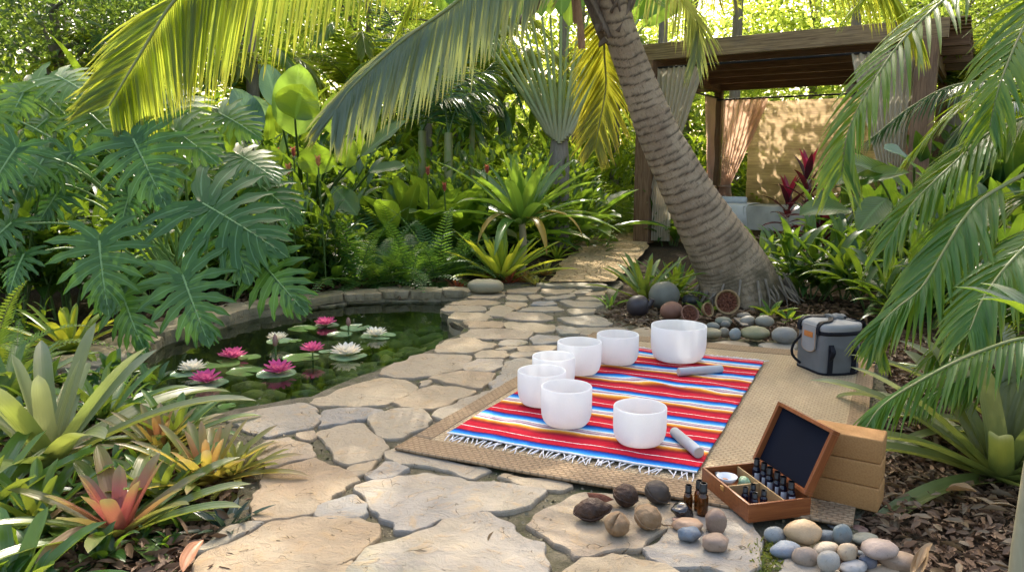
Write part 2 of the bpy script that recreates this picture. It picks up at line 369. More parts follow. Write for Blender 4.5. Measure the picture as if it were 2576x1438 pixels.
def mk_pebble():
    N = NT('river_pebble'); a = N.n('ShaderNodeObjectInfo'); col = a.outputs['Color']
    n1 = N.noise(14, 5, .6); n2 = N.noise(90, 4, .6)
    c = N.mix(N.smooth(n1, .4, .7, 0, .55), col, N.mix(.5, col, (.30, .22, .14)))
    c = N.mix(N.smooth(n2, .58, .72, 0, .55), c, N.mix(.65, col, (.04, .035, .03)))
    vx = N.n('ShaderNodeTexVoronoi', feature='DISTANCE_TO_EDGE'); vx.inputs['Scale'].default_value = 9; N.t.links.new(N.noise(6, 3, .6, None, .5, 'Color'), vx.inputs['Vector'])
    c = N.mix(N.math('MULTIPLY', N.smooth(vx.outputs['Distance'], 0, .012, .5, 0), N.smooth(n1, .45, .6)), c, (.08, .06, .045))
    return N.end(N.bsdf(c, .55, .35, N.bump(N.math('ADD', n2, N.math('MULTIPLY', n1, 2)), .3, .006)))
M['pebble'] = mk_pebble()
def mk_water():
    N = NT('pond_water'); nz = N.noise(3.0, 3, .5, N.coords((1, 1.6, 1)))
    bp = N.bump(nz, .10, .02)
    g = N.n('ShaderNodeBsdfGlossy'); g.inputs['Roughness'].default_value = .015; g.inputs[0].default_value = (.9, .95, .95, 1); N.t.links.new(bp, g.inputs['Normal'])
    t = N.n('ShaderNodeBsdfTransparent'); t.inputs[0].default_value = (.68, .84, .74, 1)
    f = N.n('ShaderNodeFresnel'); f.inputs[0].default_value = 1.33; N.t.links.new(bp, f.inputs['Normal'])
    return N.end(N.mixsh(f.outputs[0], t.outputs[0], g.outputs[0]))
M['water'] = mk_water()
M['pondbed'] = plain('pond_mud', (.05, .06, .03), (.09, .085, .04), .9, 4, .1, .6, 12, .03)
def mk_pondstone():
    N = NT('submerged_stone'); r, g, b, a = N.attr(); n = N.noise(12, 4)
    c = N.mix(r, (.13, .15, .07), (.30, .25, .12)); c = N.mix(N.smooth(n, .5, .7, 0, .6), c, (.06, .08, .04))
    return N.end(N.bsdf(c, .8, .2, N.bump(n, .4, .02)))
M['pondstone'] = mk_pondstone()
def mk_wood(name, c1, c2, sc=(2, 30, 30), rough=.55, bst=.3):
    N = NT(name); co = N.coords(sc); n = N.noise(2.0, 6, .6, co, .8); n2 = N.noise(1.5, 3)
    c = N.mix(N.smooth(n, .3, .7), c1, c2); c = N.mix(N.smooth(n2, .5, .75, 0, .4), c, tuple(x * .5 for x in c1))
    return N.end(N.bsdf(c, rough, .35, N.bump(n, bst, .006)))
def mk_timber(name, c1, c2):
    N = NT(name); r, g, b, a = N.attr(); cx = N.n('ShaderNodeCombineXYZ'); N.set(cx.inputs[0], N.math('ADD', N.math('MULTIPLY', g, 5), N.math('MULTIPLY', N.rand(), 40))); N.set(cx.inputs[1], N.math('MULTIPLY', b, 9)); N.set(cx.inputs[2], N.math('MULTIPLY', a, 9))
    n = N.noise(1.6, 7, .65, cx.outputs[0], 1.2); kn = N.n('ShaderNodeTexVoronoi'); kn.inputs['Scale'].default_value = .9; N.t.links.new(cx.outputs[0], kn.inputs['Vector'])
    c = N.mix(N.smooth(n, .35, .66), c1, c2); c = N.mix(N.smooth(kn.outputs['Distance'], .08, .2, .7, 0), c, tuple(x * .35 for x in c1)); c = N.mix(N.smooth(N.noise(2.5, 4), .55, .75, 0, .35), c, (.12, .10, .08))
    return N.end(N.bsdf(c, .62, .3, N.bump(n, .35, .008)))
M['post'] = mk_timber('stained_timber', (.12, .062, .03), (.25, .145, .075))
M['beam'] = mk_timber('weathered_timber', (.15, .088, .04), (.36, .24, .115))
M['boxwood'] = mk_wood('varnished_mahogany', (.17, .05, .016), (.25, .085, .028), (3, 40, 40), .3, .08)
M['boxin'] = mk_wood('pale_inner_wood', (.34, .21, .09), (.42, .28, .13), (3, 40, 40), .5, .1)
def mk_cork():
    N = NT('cork'); n = N.noise(140, 4, .7); n2 = N.noise(30, 4)
    c = N.mix(N.smooth(n, .4, .65), (.37, .20, .075), (.30, .155, .055)); c = N.mix(N.smooth(n2, .6, .75, 0, .25), c, (.2, .10, .04))
    return N.end(N.bsdf(c, .75, .2, N.bump(n, .15, .002)))
M['cork'] = mk_cork()
def mk_cloth(name, c, tr=None, tf=.0, sc=500, rough=.85):
    N = NT(name); n = N.noise(5, 4); wv = N.noise(sc, 2)
    col = N.mix(N.smooth(n, .3, .7), c, tuple(x * .82 for x in c))
    p = N.bsdf(col, rough, .15, N.bump(wv, .25, .002))
    if tf:
        t = N.n('ShaderNodeBsdfTranslucent'); N.set(t.inputs[0], tr or c); p = N.mixsh(tf, p, t.outputs[0])
    return N.end(p)
M['curtain'] = mk_cloth('linen_curtain', (.68, .58, .42), (.66, .60, .47), .35)
M['curtain_sunlit'] = mk_cloth('sunlit_linen_curtain', (.72, .60, .50), (.82, .55, .40), .5)  # sunlit copy of the linen, its warm glow put into the colour
M['sheet'] = mk_cloth('white_sheet', (.72, .68, .60))
M['couch'] = mk_cloth('sage_cover', (.46, .42, .33))
M['towel'] = mk_cloth('grey_towel', (.50, .53, .55))
M['bag'] = mk_cloth('grey_canvas', (.155, .160, .160), sc=900, rough=.75)
M['baglid'] = mk_cloth('pale_grey_canvas', (.285, .285, .28), sc=900, rough=.7)
M['black'] = mk_cloth('black_webbing', (.012, .013, .018), sc=900, rough=.6)
M['patch'] = plain('orange_leather', (.46, .17, .04), (.38, .13, .03), .6)
M['trim'] = plain('tan_piping', (.34, .24, .17), None, .7)
M['fleece'] = mk_cloth('navy_felt', (.006, .008, .016), rough=.95)
M['white_yarn'] = plain('white_yarn', (.72, .71, .70), (.6, .59, .62), .9, 60)
M['brass'] = plain('brass_fitting', (.75, .55, .25), None, .3, Metallic=1.0)
M['iron'] = plain('black_rod', (.02, .02, .022), None, .5)
M['cap'] = plain('black_cap', (.008, .008, .01), (.012, .012, .014), .3, bst=.05)
M['label'] = plain('paper_label', (.55, .58, .62), (.50, .53, .58), .6)
def mk_glass(name, c, tr=.75):
    N = NT(name); return N.end(N.bsdf(c, .05, .5, Transmission_Weight=tr, IOR=1.45))
M['amber'] = mk_glass('amber_glass', (.20, .07, .012), .8)
M['cobalt'] = mk_glass('dark_blue_glass', (.012, .014, .035), .5)
M['crystal'] = mk_glass('clear_crystal', (.75, .78, .72), .6)
M['green_glass'] = mk_glass('pale_green_glass', (.50, .80, .50), .6)
M['ceramic'] = plain('white_ceramic', (.70, .74, .76), None, .2, bst=.02)
def mk_quartz():
    N = NT('frosted_quartz'); n = N.noise(180, 3, .6)
    p = N.bsdf(N.mix(N.smooth(n, .3, .7), (.86, .855, .84), (.94, .935, .92)), .42, .45, N.bump(n, .25, .002), Transmission_Weight=.2, IOR=1.3)
    t = N.n('ShaderNodeBsdfTranslucent'); t.inputs[0].default_value = (.94, .94, .95, 1)
    return N.end(N.mixsh(.5, p, t.outputs[0]))
M['quartz'] = mk_quartz()
M['suede'] = plain('grey_suede', (.42, .43, .44), (.38, .39, .41), .85, bsc=200, bst=.2, bd=.003)
M['suede_end'] = plain('cream_suede', (.55, .50, .42), None, .85)
M['pod'] = plain('dark_pod', (.085, .045, .027), (.035, .02, .013), .6, 14, .3, 1.0, 26, .02)
M['pod_grey'] = plain('grey_brown_pod', (.085, .065, .05), (.055, .04, .03), .6, 12, .3, .6, 20, .01)
M['pod_tan'] = plain('tan_pod', (.30, .20, .11), (.20, .12, .06), .65, 14, .3, .9, 24, .012)
M['gourd'] = plain('grey_gourd', (.17, .17, .13), (.13, .125, .10), .6, 5, .3, .2, 20)
M['gourd_dark'] = plain('dark_gourd', (.035, .028, .032), (.055, .045, .045), .45, 8)
M['gourd_red'] = plain('terracotta_gourd', (.22, .105, .065), (.17, .08, .05), .65, 7)
M['gourd_tan'] = plain('ochre_gourd', (.27, .18, .08), (.22, .14, .06), .55, 7)
M['pith'] = plain('brown_pith', (.20, .08, .045), (.12, .045, .028), .85, 30, .2, .8, 60, .01)
M['chip'] = leafmat('bark_chip', (.10, .052, .026), (.25, .15, .08), (.1, .06, .03), .05, .7)
M['litter'] = leafmat('litter_leaf', (.16, .11, .06), (.30, .22, .13), (.2, .14, .06), .12, .6)
M['moss'] = leafmat('moss_sprig', (.10, .14, .02), (.16, .19, .03), (.25, .3, .04), .3, .7)
def mk_bark():
    N = NT('palm_bark'); r, g, b, a = N.attr()
    cx = N.n('ShaderNodeCombineXYZ'); N.set(cx.inputs[0], N.math('MULTIPLY', b, 60)); N.set(cx.inputs[1], N.math('MULTIPLY', g, 34)); fib = N.noise(2.2, 6, .7, cx.outputs[0], 1.0)
    n = N.noise(3, 6, .65); n2 = N.noise(22, 5, .6)
    c = N.mix(N.smooth(n, .3, .7), (.43, .325, .215), (.30, .215, .14))
    c = N.mix(N.smooth(fib, .52, .66, 0, .7), c, (.12, .09, .06))
    c = N.mix(N.smooth(n2, .58, .7, 0, .35), c, (.40, .36, .28))
    c = N.mix(N.math('MULTIPLY', r, .85), c, (.06, .045, .033))                       # old leaf scars
    c = N.mix(N.math('MULTIPLY', N.smooth(g, 0.0, .3, .8, 0), N.smooth(n, .35, .6)), c, (.055, .055, .03))    # dark olive mottling towards the foot
    return N.end(N.bsdf(c, .85, .2, N.bump(N.math('ADD', fib, n2), .8, .014)))
M['bark'] = mk_bark()
M['boot'] = mk_wood('dry_frond_base', (.10, .07, .05), (.20, .15, .11), (14, 14, 2), .8, .6)
M['fibre'] = mk_wood('palm_fibre', (.20, .10, .05), (.30, .17, .09), (40, 40, 3), .9, .8)
M['stem'] = mk_wood('pale_stem', (.30, .26, .15), (.38, .33, .20), (10, 10, 3), .7, .4)
M['trunk'] = mk_wood('tree_bark', (.16, .13, .10), (.26, .22, .17), (12, 12, 2), .85, .9)
M['ravenala'] = leafmat('fan_petiole', (.36, .47, .20), (.42, .48, .24), (.5, .55, .25), .3, .5, base=(.48, .44, .27), base_at=(0, .4), spec=.3)
def mk_blind():
    N = NT('bamboo_blind'); r, g, b, a = N.attr()
    sl_ = N.math('SINE', N.math('MULTIPLY', g, 900)); n = N.noise(3, 4, .7, N.coords((.8, .8, 14)))
    c = N.mix(N.smooth(n, .38, .62), (.50, .36, .21), (.20, .125, .07)); c = N.mix(N.smooth(sl_, .3, .9, 0, .4), c, (.20, .12, .06))
    p = N.bsdf(c, .6, .2); t = N.n('ShaderNodeBsdfTranslucent'); N.set(t.inputs[0], N.mix(.5, c, (.86, .62, .40)))
    m = N.mixsh(.7, p, t.outputs[0]); tr = N.n('ShaderNodeBsdfTransparent')
    return N.end(N.mixsh(N.smooth(sl_, .80, 1.0, .04, .40), m, tr.outputs[0]))
M['blind'] = mk_blind()
def mk_serape():
    N = NT('striped_serape'); r, g, b, a = N.attr()
    v = N.math('ADD', N.math('MULTIPLY', g, 6.5), N.math('ADD', N.math('MULTIPLY', N.math('SUBTRACT', N.noise(3, 2), .5), .08), N.math('MULTIPLY', N.math('SUBTRACT', N.noise(90, 2), .5), .035)))
    f = N.math('FRACT', v)
    red, dred = (.52, .012, .03), (.22, .008, .02); W_ = (.78, .75, .70)
    c = N.ramp(f, [(0, W_), (.03, (.24, .54, .78)), (.09, (.03, .26, .64)), (.18, (.01, .055, .36)), (.22, (.01, .02, .13)), (.235, dred), (.27, red), (.395, red), (.40, W_), (.415, W_), (.42, red),
                   (.56, red), (.65, dred), (.71, (.38, .07, .015)), (.76, (.64, .22, .02)), (.80, (.80, .48, .09)), (.84, W_), (.855, (.60, .58, .60)), (.875, (.22, .05, .08)), (.91, (.45, .30, .36)), (.94, (.60, .58, .60)), (.96, (.22, .05, .08)), (.985, W_), (1, W_)])
    wv = N.n('ShaderNodeCombineXYZ'); N.set(wv.inputs[0], N.math('MULTIPLY', r, 260)); N.set(wv.inputs[1], N.math('MULTIPLY', g, 420)); n = N.noise(1.0, 2, .5, wv.outputs[0])
    c = N.mix(N.smooth(n, .45, .8, 0, .25), c, (.05, .04, .06))
    return N.end(N.bsdf(c, .9, .1, N.bump(n, .4, .004)))
M['serape'] = mk_serape()
def mk_jute(name, c1, c2, su, sv):
    N = NT(name); r, g, b, a = N.attr()
    cx = N.n('ShaderNodeCombineXYZ'); N.set(cx.inputs[0], N.math('MULTIPLY', r, su)); N.set(cx.inputs[1], N.math('MULTIPLY', g, sv))
    br = N.n('ShaderNodeTexBrick'); br.offset = .5; N.t.links.new(cx.outputs[0], br.inputs['Vector'])
    for k, v in (('Scale', 1.0), ('Mortar Size', .16), ('Mortar Smooth', .6), ('Brick Width', 1.3), ('Row Height', .8)): br.inputs[k].default_value = v
    n = N.noise(60, 3); n2 = N.noise(2.5, 3)
    rows = N.smooth(N.math('SINE', N.math('MULTIPLY', g, sv * 1.1)), .2, .9)
    c = N.mix(N.smooth(n, .3, .7), c1, c2); c = N.mix(N.smooth(n2, .4, .7, 0, .35), c, tuple(x * .7 for x in c1))
    c = N.mix(N.math('MULTIPLY', br.outputs['Fac'], .45), c, (.15, .105, .06))
    return N.end(N.bsdf(c, .9, .1, N.bump(N.math('SUBTRACT', 1.0, br.outputs['Fac']), .8, .008)))
M['jute'] = mk_jute('woven_jute', (.52, .41, .26), (.44, .33, .20), 78, 95)
M['jute_b'] = mk_jute('jute_border', (.36, .26, .16), (.29, .20, .12), 70, 100)


# ================================================================== the setting: ground, pond, paths
def inpoly(P, poly):
    x, y = P[..., 0], P[..., 1]; c = np.zeros(x.shape, bool); n = len(poly)
    for i in range(n):
        x1, y1 = poly[i]; x2, y2 = poly[i - 1]
        if y1 == y2: continue
        k = ((y1 > y) != (y2 > y)) & (x < (x2 - x1) * (y - y1) / (y2 - y1) + x1); c ^= k
    return c
def gxy(pts, z=0.0): return [(p.x, p.y) for p in (G(a, b, z) for a, b in pts)]
POND = gxy([(330, 1085), (420, 1078), (560, 1042), (640, 1020), (790, 1000), (960, 928), (1110, 872), (1172, 824), (1128, 790), (1122, 766), (1190, 741), (1180, 733), (1100, 736), (1000, 735), (850, 742),
            (750, 757), (620, 778), (560, 795), (470, 820), (380, 850), (330, 880), (290, 920), (250, 980), (270, 1040)])
NEAR = 11     # first points of POND run along the paving
POND_IN = [(x, y) for x, y in POND]
WZ = -.09
def gz(x, y):
    return -.05 + .02 * noise.noise(V((x * 1.5, y * 1.5, 0))) + (.10 * max(0, min(1, (y - 8) / 3)) if x < 1 else 0)
def axis(a, b, st, far):
    m = list(np.arange(a, b + 1e-6, st)); k = st; lo = [a]; hi = [b]
    while lo[-1] > -far: k *= 1.35; lo.append(lo[-1] - k)
    k = st
    while hi[-1] < far: k *= 1.35; hi.append(hi[-1] + k)
    return lo[:0:-1] + m + hi[1:]
XS, YS = axis(-4.5, 5, .07, 150), axis(1.2, 12, .07, 150)
mb = MB(); rows = []; cols = []
gx, gy = np.meshgrid(XS, YS); cen = np.array(POND).mean(0)
big = [tuple(np.array(p) + (np.array(p) - cen) / np.linalg.norm(np.array(p) - cen) * .09) for p in POND]
ins = inpoly(np.stack([gx, gy], -1), big)
for i, y in enumerate(YS):
    rows.append([V((x, y, -.8 if ins[i, j] else gz(x, y))) for j, x in enumerate(XS)]); cols.append([(.5, 0, 0, 1)] * len(XS))
mb.grid(rows, cols); struct('ground', mb, M['soil'])

def ring_refine(pts, step=.02, jit=.007, seed=0):
    out = []
    n = len(pts)
    for i in range(n):
        a, b = V((*pts[i], 0)), V((*pts[(i + 1) % n], 0)); m = max(1, int((b - a).length / step)); nn = (b - a).cross(UP).normalized()
        for k in range(m):
            q = a.lerp(b, k / m)
            s_ = (V((*pts[i], 0)) - V((0, 0, 0))).length + k * .02; c_ = (s_ + seed * 3.1) / .055; f_ = c_ - math.floor(c_)
            h_ = lambda z: noise.cell(V((math.floor(z) * 1.37 + .5, seed * 2.3 + .5, .5)))
            e = ((h_(c_) * (1 - f_) + h_(c_ + 1) * f_) - .5) * jit * 2.2 + noise.noise(V((q.x * 45, q.y * 45, seed + 9))) * jit * .6 + noise.noise(V((q.x * 4, q.y * 4, seed + 5))) * jit * 1.2
            out.append(q + nn * e * min(1, 4 * min(k + 1, m - k) / m))
    # soften the corners
    out = [(out[i - 1] + out[i] * 4 + out[(i + 1) % len(out)]) / 6 for i in range(len(out))]
    return out
def slab(pts, z0, th, seed, name, mat, parent, inset=.003, jit=.011, tilt=.006, grow=-.005):
    r = ring_refine(pts, seed=seed, jit=jit); n = len(r)
    ar = sum(r[i - 1].x * r[i].y - r[i].x * r[i - 1].y for i in range(n))
    if ar < 0: r.reverse()
    c = sum(r, V()) / n; tx, ty = U(-tilt, tilt), U(-tilt, tilt)
    def off(d): return [p - ((r[(i + 1) % n] - r[i - 1]).normalized().cross(UP)) * d for i, p in enumerate(r)]
    def zz(p, dz): return V((p.x, p.y, z0 + dz + (p.x - c.x) * tx * 3 + (p.y - c.y) * ty * 3))
    m = MB(); lay = []
    for d, dz in ((.0 - grow, -th), (-.004 - grow, -th * .55), (-.001 - grow, -.006), (inset * .5 - grow, -.0015), (inset - grow, 0.0)):
        q = off(d); lay.append([zz(p, dz + (noise.noise(V((p.x * 22, p.y * 22, dz * 9))) * .003)) for p in q])
    m.grid(lay, [[(.5, 0, 0, 1)] * n for _ in lay], 0, close=True)
    m.fan(lay[-1], (.5, 1, 0, 1))
    return m.build(name, mat, parent, smooth=False)

# mortar bed under the flagstones
pathpx = [(420, 1560), (520, 1400), (600, 1300), (630, 1250), (620, 1180), (540, 1110), (480, 1075), (560, 1040), (640, 1020), (790, 1000), (960, 928), (1110, 872), (1172, 824), (1128, 790), (1122, 766), (1190, 741),
          (1230, 712), (1400, 710), (1560, 705), (1540, 750), (1515, 800), (1640, 835), (1800, 850), (2000, 862), (2180, 885), (2230, 940), (2150, 1345), (2060, 1400), (1900, 1440), (1930, 1620), (420, 1620)]
pr = ring_refine(gxy(pathpx, -.018), .06, .02, 3)
mb = MB(); lay = [[V((p.x, p.y, z)) for p in pr] for z in (-.12, -.018)]
mb.grid(lay, [[(.5, 0, 0, 1)] * len(pr)] * 2, 0, close=True)
ar = sum(pr[i - 1].x * pr[i].y - pr[i].x * pr[i - 1].y for i in range(len(pr)))
mb.fan(lay[1] if ar > 0 else list(reversed(lay[1])), (.5, 1, 0, 1))
path = struct('path', mb, M['mortar'], smooth=False)
path['label'] = 'sandstone flagstone path with mossy mortar joints along the pond'
TA = lambda x, y: (514.8 + .3489 * x, 936 + .3489 * y)
TB = lambda x, y: (936 + .436 * x, 692.6 + .436 * y)
TD = lambda x, y: (842.4 + .3385 * x, 951 + .3385 * y)
STONES = [
 ('A', [(750,225),(960,120),(1290,32),(1480,60),(1550,110),(1390,190),(1230,235),(950,238)]), ('B', [(28,565),(110,510),(270,447),(540,452),(575,485),(510,540),(240,590),(120,592)]),
 ('A', [(1340,215),(1640,80),(1960,118),(1880,170),(1640,268),(1500,250)]), ('B', [(315,590),(500,545),(715,555),(640,650),(480,625)]),
 ('A', [(800,390),(850,270),(1000,250),(1280,265),(1270,300),(1100,345)]), ('A', [(140,330),(270,285),(690,215),(830,262),(790,385),(480,455),(300,420)]),
 ('A', [(1160,345),(1330,270),(1570,262),(1620,380),(1440,455),(1300,465),(1240,425)]), ('A', [(805,440),(830,405),(1110,350),(1230,440),(1310,515),(1270,600),(1050,660),(970,640),(900,530)]),
 ('A', [(660,440),(790,405),(780,475),(700,470)]), ('A', [(330,600),(450,480),(620,462),(790,540),(800,600),(480,690),(440,640)]),
 ('A', [(340,990),(430,740),(560,680),(800,612),(1000,700),(1125,770),(1000,820),(840,960),(810,1000),(500,1050),(370,1075)]), ('A', [(1305,622),(1390,500),(1600,590),(2080,690),(1960,760),(1750,700)]),
 ('A', [(1145,735),(1290,635),(1420,655),(1500,690),(1320,770),(1180,775)]), ('A', [(1085,815),(1180,780),(1560,725),(1730,745),(1900,780),(2455,830),(2440,870),(2260,975),(1950,1005),(1700,1070),(1500,1135),(1380,1145),(1260,1010),(1140,890)]),
 ('A', [(810,1040),(880,920),(1110,880),(1160,1000),(1155,1035),(950,1045)]), ('A', [(-60,1330),(300,1180),(470,1080),(700,1045),(1030,1040),(1250,1090),(1265,1160),(1130,1270),(880,1438),(600,1560),(0,1560),(-40,1438)]),
 ('A', [(1050,1430),(1130,1310),(1500,1160),(1900,1030),(2020,1020),(2160,1060),(2240,1150),(2400,1220),(2430,1300),(2440,1440),(2300,1580),(1050,1580)]), ('A', [(2105,745),(2150,715),(2640,790),(2600,835),(2380,825)]),
 ('D', [(1390,1080),(1460,1010),(1700,900),(1850,830),(2060,850),(2400,860),(2544,900),(2530,1000),(2400,1150),(2290,1250),(2000,1290),(1790,1325),(1690,1230),(1500,1150)]),
 ('X', [(1615,1378),(1680,1330),(1712,1262),(1780,1240),(1900,1300),(1925,1380),(1890,1440),(1700,1425)]), ('D', [(1600,1480),(1740,1400),(2050,1300),(2170,1310),(2400,1390),(2560,1430),(2500,1560),(1600,1560)]),
 ('A', [(890,1445),(1050,1340),(1095,1345),(1010,1470),(900,1520)]), ('A', [(1530,72),(1600,55),(1640,75),(1580,103)]), ('A', [(1640,285),(2000,150),(2060,130),(2255,40),(2250,95),(1720,345)]),
 ('B', [(680,648),(700,600),(760,570),(835,575),(835,610),(760,655)]), ('A', [(1030,690),(1200,640),(1260,622),(1150,718),(1120,742)]), ('B', [(525,522),(600,475),(740,475),(750,510),(700,548),(560,548)]),
 ('B', [(755,500),(830,475),(930,478),(930,500),(840,565),(745,570)]), ('B', [(580,453),(630,427),(790,432),(765,468),(615,472)]), ('B', [(365,440),(400,390),(520,352),(610,367),(730,397),(695,410),(630,425),(560,445),(400,445)]),
 ('B', [(510,352),(560,308),(760,307),(940,325),(900,366),(750,363),(610,360)]), ('B', [(530,270),(560,262),(740,267),(765,295),(745,303),(560,305)]), ('B', [(755,280),(775,268),(900,272),(1050,287),(1048,318),(950,325),(785,302)]),
 ('B', [(915,370),(950,337),(1060,342),(1105,362),(1060,383),(940,393)]), ('B', [(735,395),(750,372),(895,374),(860,398),(750,403)]), ('B', [(700,425),(745,408),(845,403),(815,422),(760,430)]),
 ('B', [(830,420),(862,406),(1050,402),(1060,420),(1000,433),(850,435)]), ('B', [(785,462),(840,442),(960,440),(920,468),(800,473)]), ('B', [(440,240),(472,213),(660,217),(695,240),(655,262),(550,262),(482,253)]),
 ('B', [(405,203),(420,174),(640,178),(655,195),(635,208),(430,208)]), ('B', [(442,168),(470,152),(600,138),(690,143),(745,160),(690,172),(470,170)]), ('B', [(550,130),(600,104),(765,88),(768,110),(720,132),(600,135)]),
 ('B', [(662,225),(682,192),(740,168),(825,182),(795,207),(768,238)]), ('B', [(775,217),(802,208),(960,209),(1040,230),(1030,252),(870,258),(778,248)]), ('B', [(755,156),(772,149),(895,154),(888,170),(838,198),(790,178)]),
 ('B', [(773,112),(883,118),(888,148),(780,142)]), ('B', [(845,204),(862,188),(912,179),(1060,176),(1110,198),(1000,205)]), ('B', [(912,165),(932,148),(1050,146),(1066,164),(1000,169)]),
 ('B', [(895,112),(960,108),(995,124),(940,137),(902,132)]), ('B', [(968,96),(982,74),(1090,79),(1175,74),(1150,98),(1060,107)]), ('B', [(785,103),(782,84),(960,63),(967,78),(938,103)]),
 ('B', [(1072,146),(1110,142),(1330,156),(1338,170),(1295,188),(1180,187),(1115,165)]), ('B', [(1062,246),(1290,228),(1385,270),(1365,287),(1180,286)]), ('B', [(985,130),(1160,108),(1175,120),(1108,135),(1002,137)]),
 ('B', [(1168,135),(1192,121),(1350,128),(1340,143),(1200,140)]), ('B', [(1122,213),(1130,194),(1280,192),(1285,213),(1150,225)]), ('B', [(1170,302),(1400,295),(1480,302),(1300,343),(1205,342)]),
 ('B', [(1060,320),(1072,293),(1148,298),(1205,338),(1082,337)]), ('B', [(1225,110),(1350,88),(1350,113),(1240,116)]), ('B', [(1145,97),(1200,78),(1280,78),(1235,102),(1155,108)]),
 ('B', [(1485,312),(1600,292),(1610,355),(1540,362)]), ('B', [(1910,387),(2080,377),(2185,400),(2185,432),(1910,440)]), ('B', [(2222,402),(2260,392),(2450,397),(2450,443),(2285,433)]),
 ('B', [(1115,365),(1200,350),(1290,347),(1290,395),(1130,395)]), ('B', [(1300,350),(1420,325),(1530,340),(1530,400),(1310,400)]), ('B', [(1070,425),(1130,402),(1280,402),(1250,430),(1100,445)]), ('B', [(2480,400),(2700,410),(2720,450),(2480,445)]),
 ('B', [(945,500),(1000,445),(1100,450),(1060,520),(960,540)]), ('A', [(1500,465),(1660,400),(1700,390),(1590,470),(1470,500)]), ('X', [(1950,1440),(2000,1400),(2100,1420),(2090,1520),(1960,1520)]),
 ('A', [(150,1120),(330,1060),(450,1075),(290,1170),(60,1270),(-80,1300)]), ('A', [(1230,1020),(1290,995),(1350,1110),(1300,1090)][:4]),
]
LIVE = STONES[:-1]
for k, (t, pl) in enumerate(LIVE):
    px = [TA(*p) if t == 'A' else TB(*p) if t == 'B' else TD(*p) if t == 'D' else p for p in pl]
    slab(gxy(px), U(-.004, .005), .065, k, 'flagstone', M['flag'], path)
# raised threshold slab between paving and gravel
slab(gxy([TB(942, 50), TB(1340, 58), TB(1345, 80), TB(965, 64)]), .02, .08, 91, 'flagstone', M['coping'], path)
mb = MB(); gp = ring_refine(gxy([(1380, 716), (1440, 640), (1440, 585), (1640, 585), (1620, 640), (1545, 716)]), .08, .02, 4)
mb.fan([V((p.x, p.y, .035)) for p in gp], (.5, 0, 0, 1)); o = struct('gravel_path', mb, M['gravel'], smooth=False)
# small stones scattered in the gravel
rng = np.random.default_rng(3)
cxy = []
bb = np.array([(p.x, p.y) for p in gp])
while len(cxy) < 2600:
    q = rng.uniform(bb.min(0), bb.max(0), (4000, 2)); cxy += [tuple(a) for a in q[inpoly(q, [tuple(b) for b in bb])]]
c3 = np.array([(a, b, .038) for a, b in cxy[:2600]])
o = cloud_obj('gravel', leafcloud(c3, .018, .9, .15, .0), M['gravel']); tag(o, kind='stuff'); o['label'] = 'loose sandy gravel on the garden path'

# pond: walls, floor, submerged stones, water
mb = MB(); pw = ring_refine(POND, .08, .02, 8)
mb.grid([[V((p.x, p.y, z)) for p in pw] for z in (-.03, -.2, -.45, -.78)], [[(.5, 0, 0, 1)] * len(pw)] * 4, 0, close=True)
struct('pond_wall', mb, M['coping'])
mb = MB(); mb.fan([V((p.x, p.y, -.62)) for p in pw], (.5, 0, 0, 1)); struct('pond_floor', mb, M['pondbed'])
mb = MB(); mb.fan([V((p.x, p.y, WZ)) for p in pw], (.5, 0, 0, 1)); struct('water', mb, M['water'], smooth=False)
def blob(m, c, a, b, h, seed, sub=2, rough=.2, rz=0.0, tilt=(0, 0), mat=0, rnd=.5, sq=1.0):
    bm = bmesh.new(); bmesh.ops.create_icosphere(bm, subdivisions=sub, radius=1)
    Rm = Matrix.Rotation(rz, 3, 'Z') @ Matrix.Rotation(tilt[0], 3, 'X') @ Matrix.Rotation(tilt[1], 3, 'Y'); k0 = len(m.v)
    for v in bm.verts:
        p = v.co.copy(); d = 1 + rough * noise.noise(p * 1.1 + V((seed * 3.7, seed, 0))) + rough * .35 * noise.noise(p * 2.7 + V((seed, 5, seed)))
        if sq != 1: p = V([math.copysign(abs(x) ** sq, x) for x in p])
        p = V((p.x * a, p.y * b, p.z * h)) * d; m.v.append(Rm @ p + c); m.c.append((rnd, 0, 0, 1))
    bm.verts.index_update()
    for f in bm.faces: m.f.append(tuple(k0 + v.index for v in f.verts)); m.m.append(mat)
    bm.free()
mb = MB(); pb = np.array(POND); k = 0
while k < 330:
    q = rng.uniform(pb.min(0), pb.max(0), (1, 2))
    if inpoly(q, POND)[0]:
        e = min(np.linalg.norm(pb - q, axis=1)); zt = -.6 + .22 * max(0, 1 - e / .7)
        blob(mb, V((q[0][0], q[0][1], zt)), U(.08, .26), U(.07, .16), U(.04, .09), k, 1, .3, U(0, 3), (U(-.2, .2), 0), 0, U(0, 1)); k += 1
o = mb.build('submerged_stones', M['pondstone']); tag(o, kind='stuff'); o['label'] = 'olive stones lying on the pond floor under water'
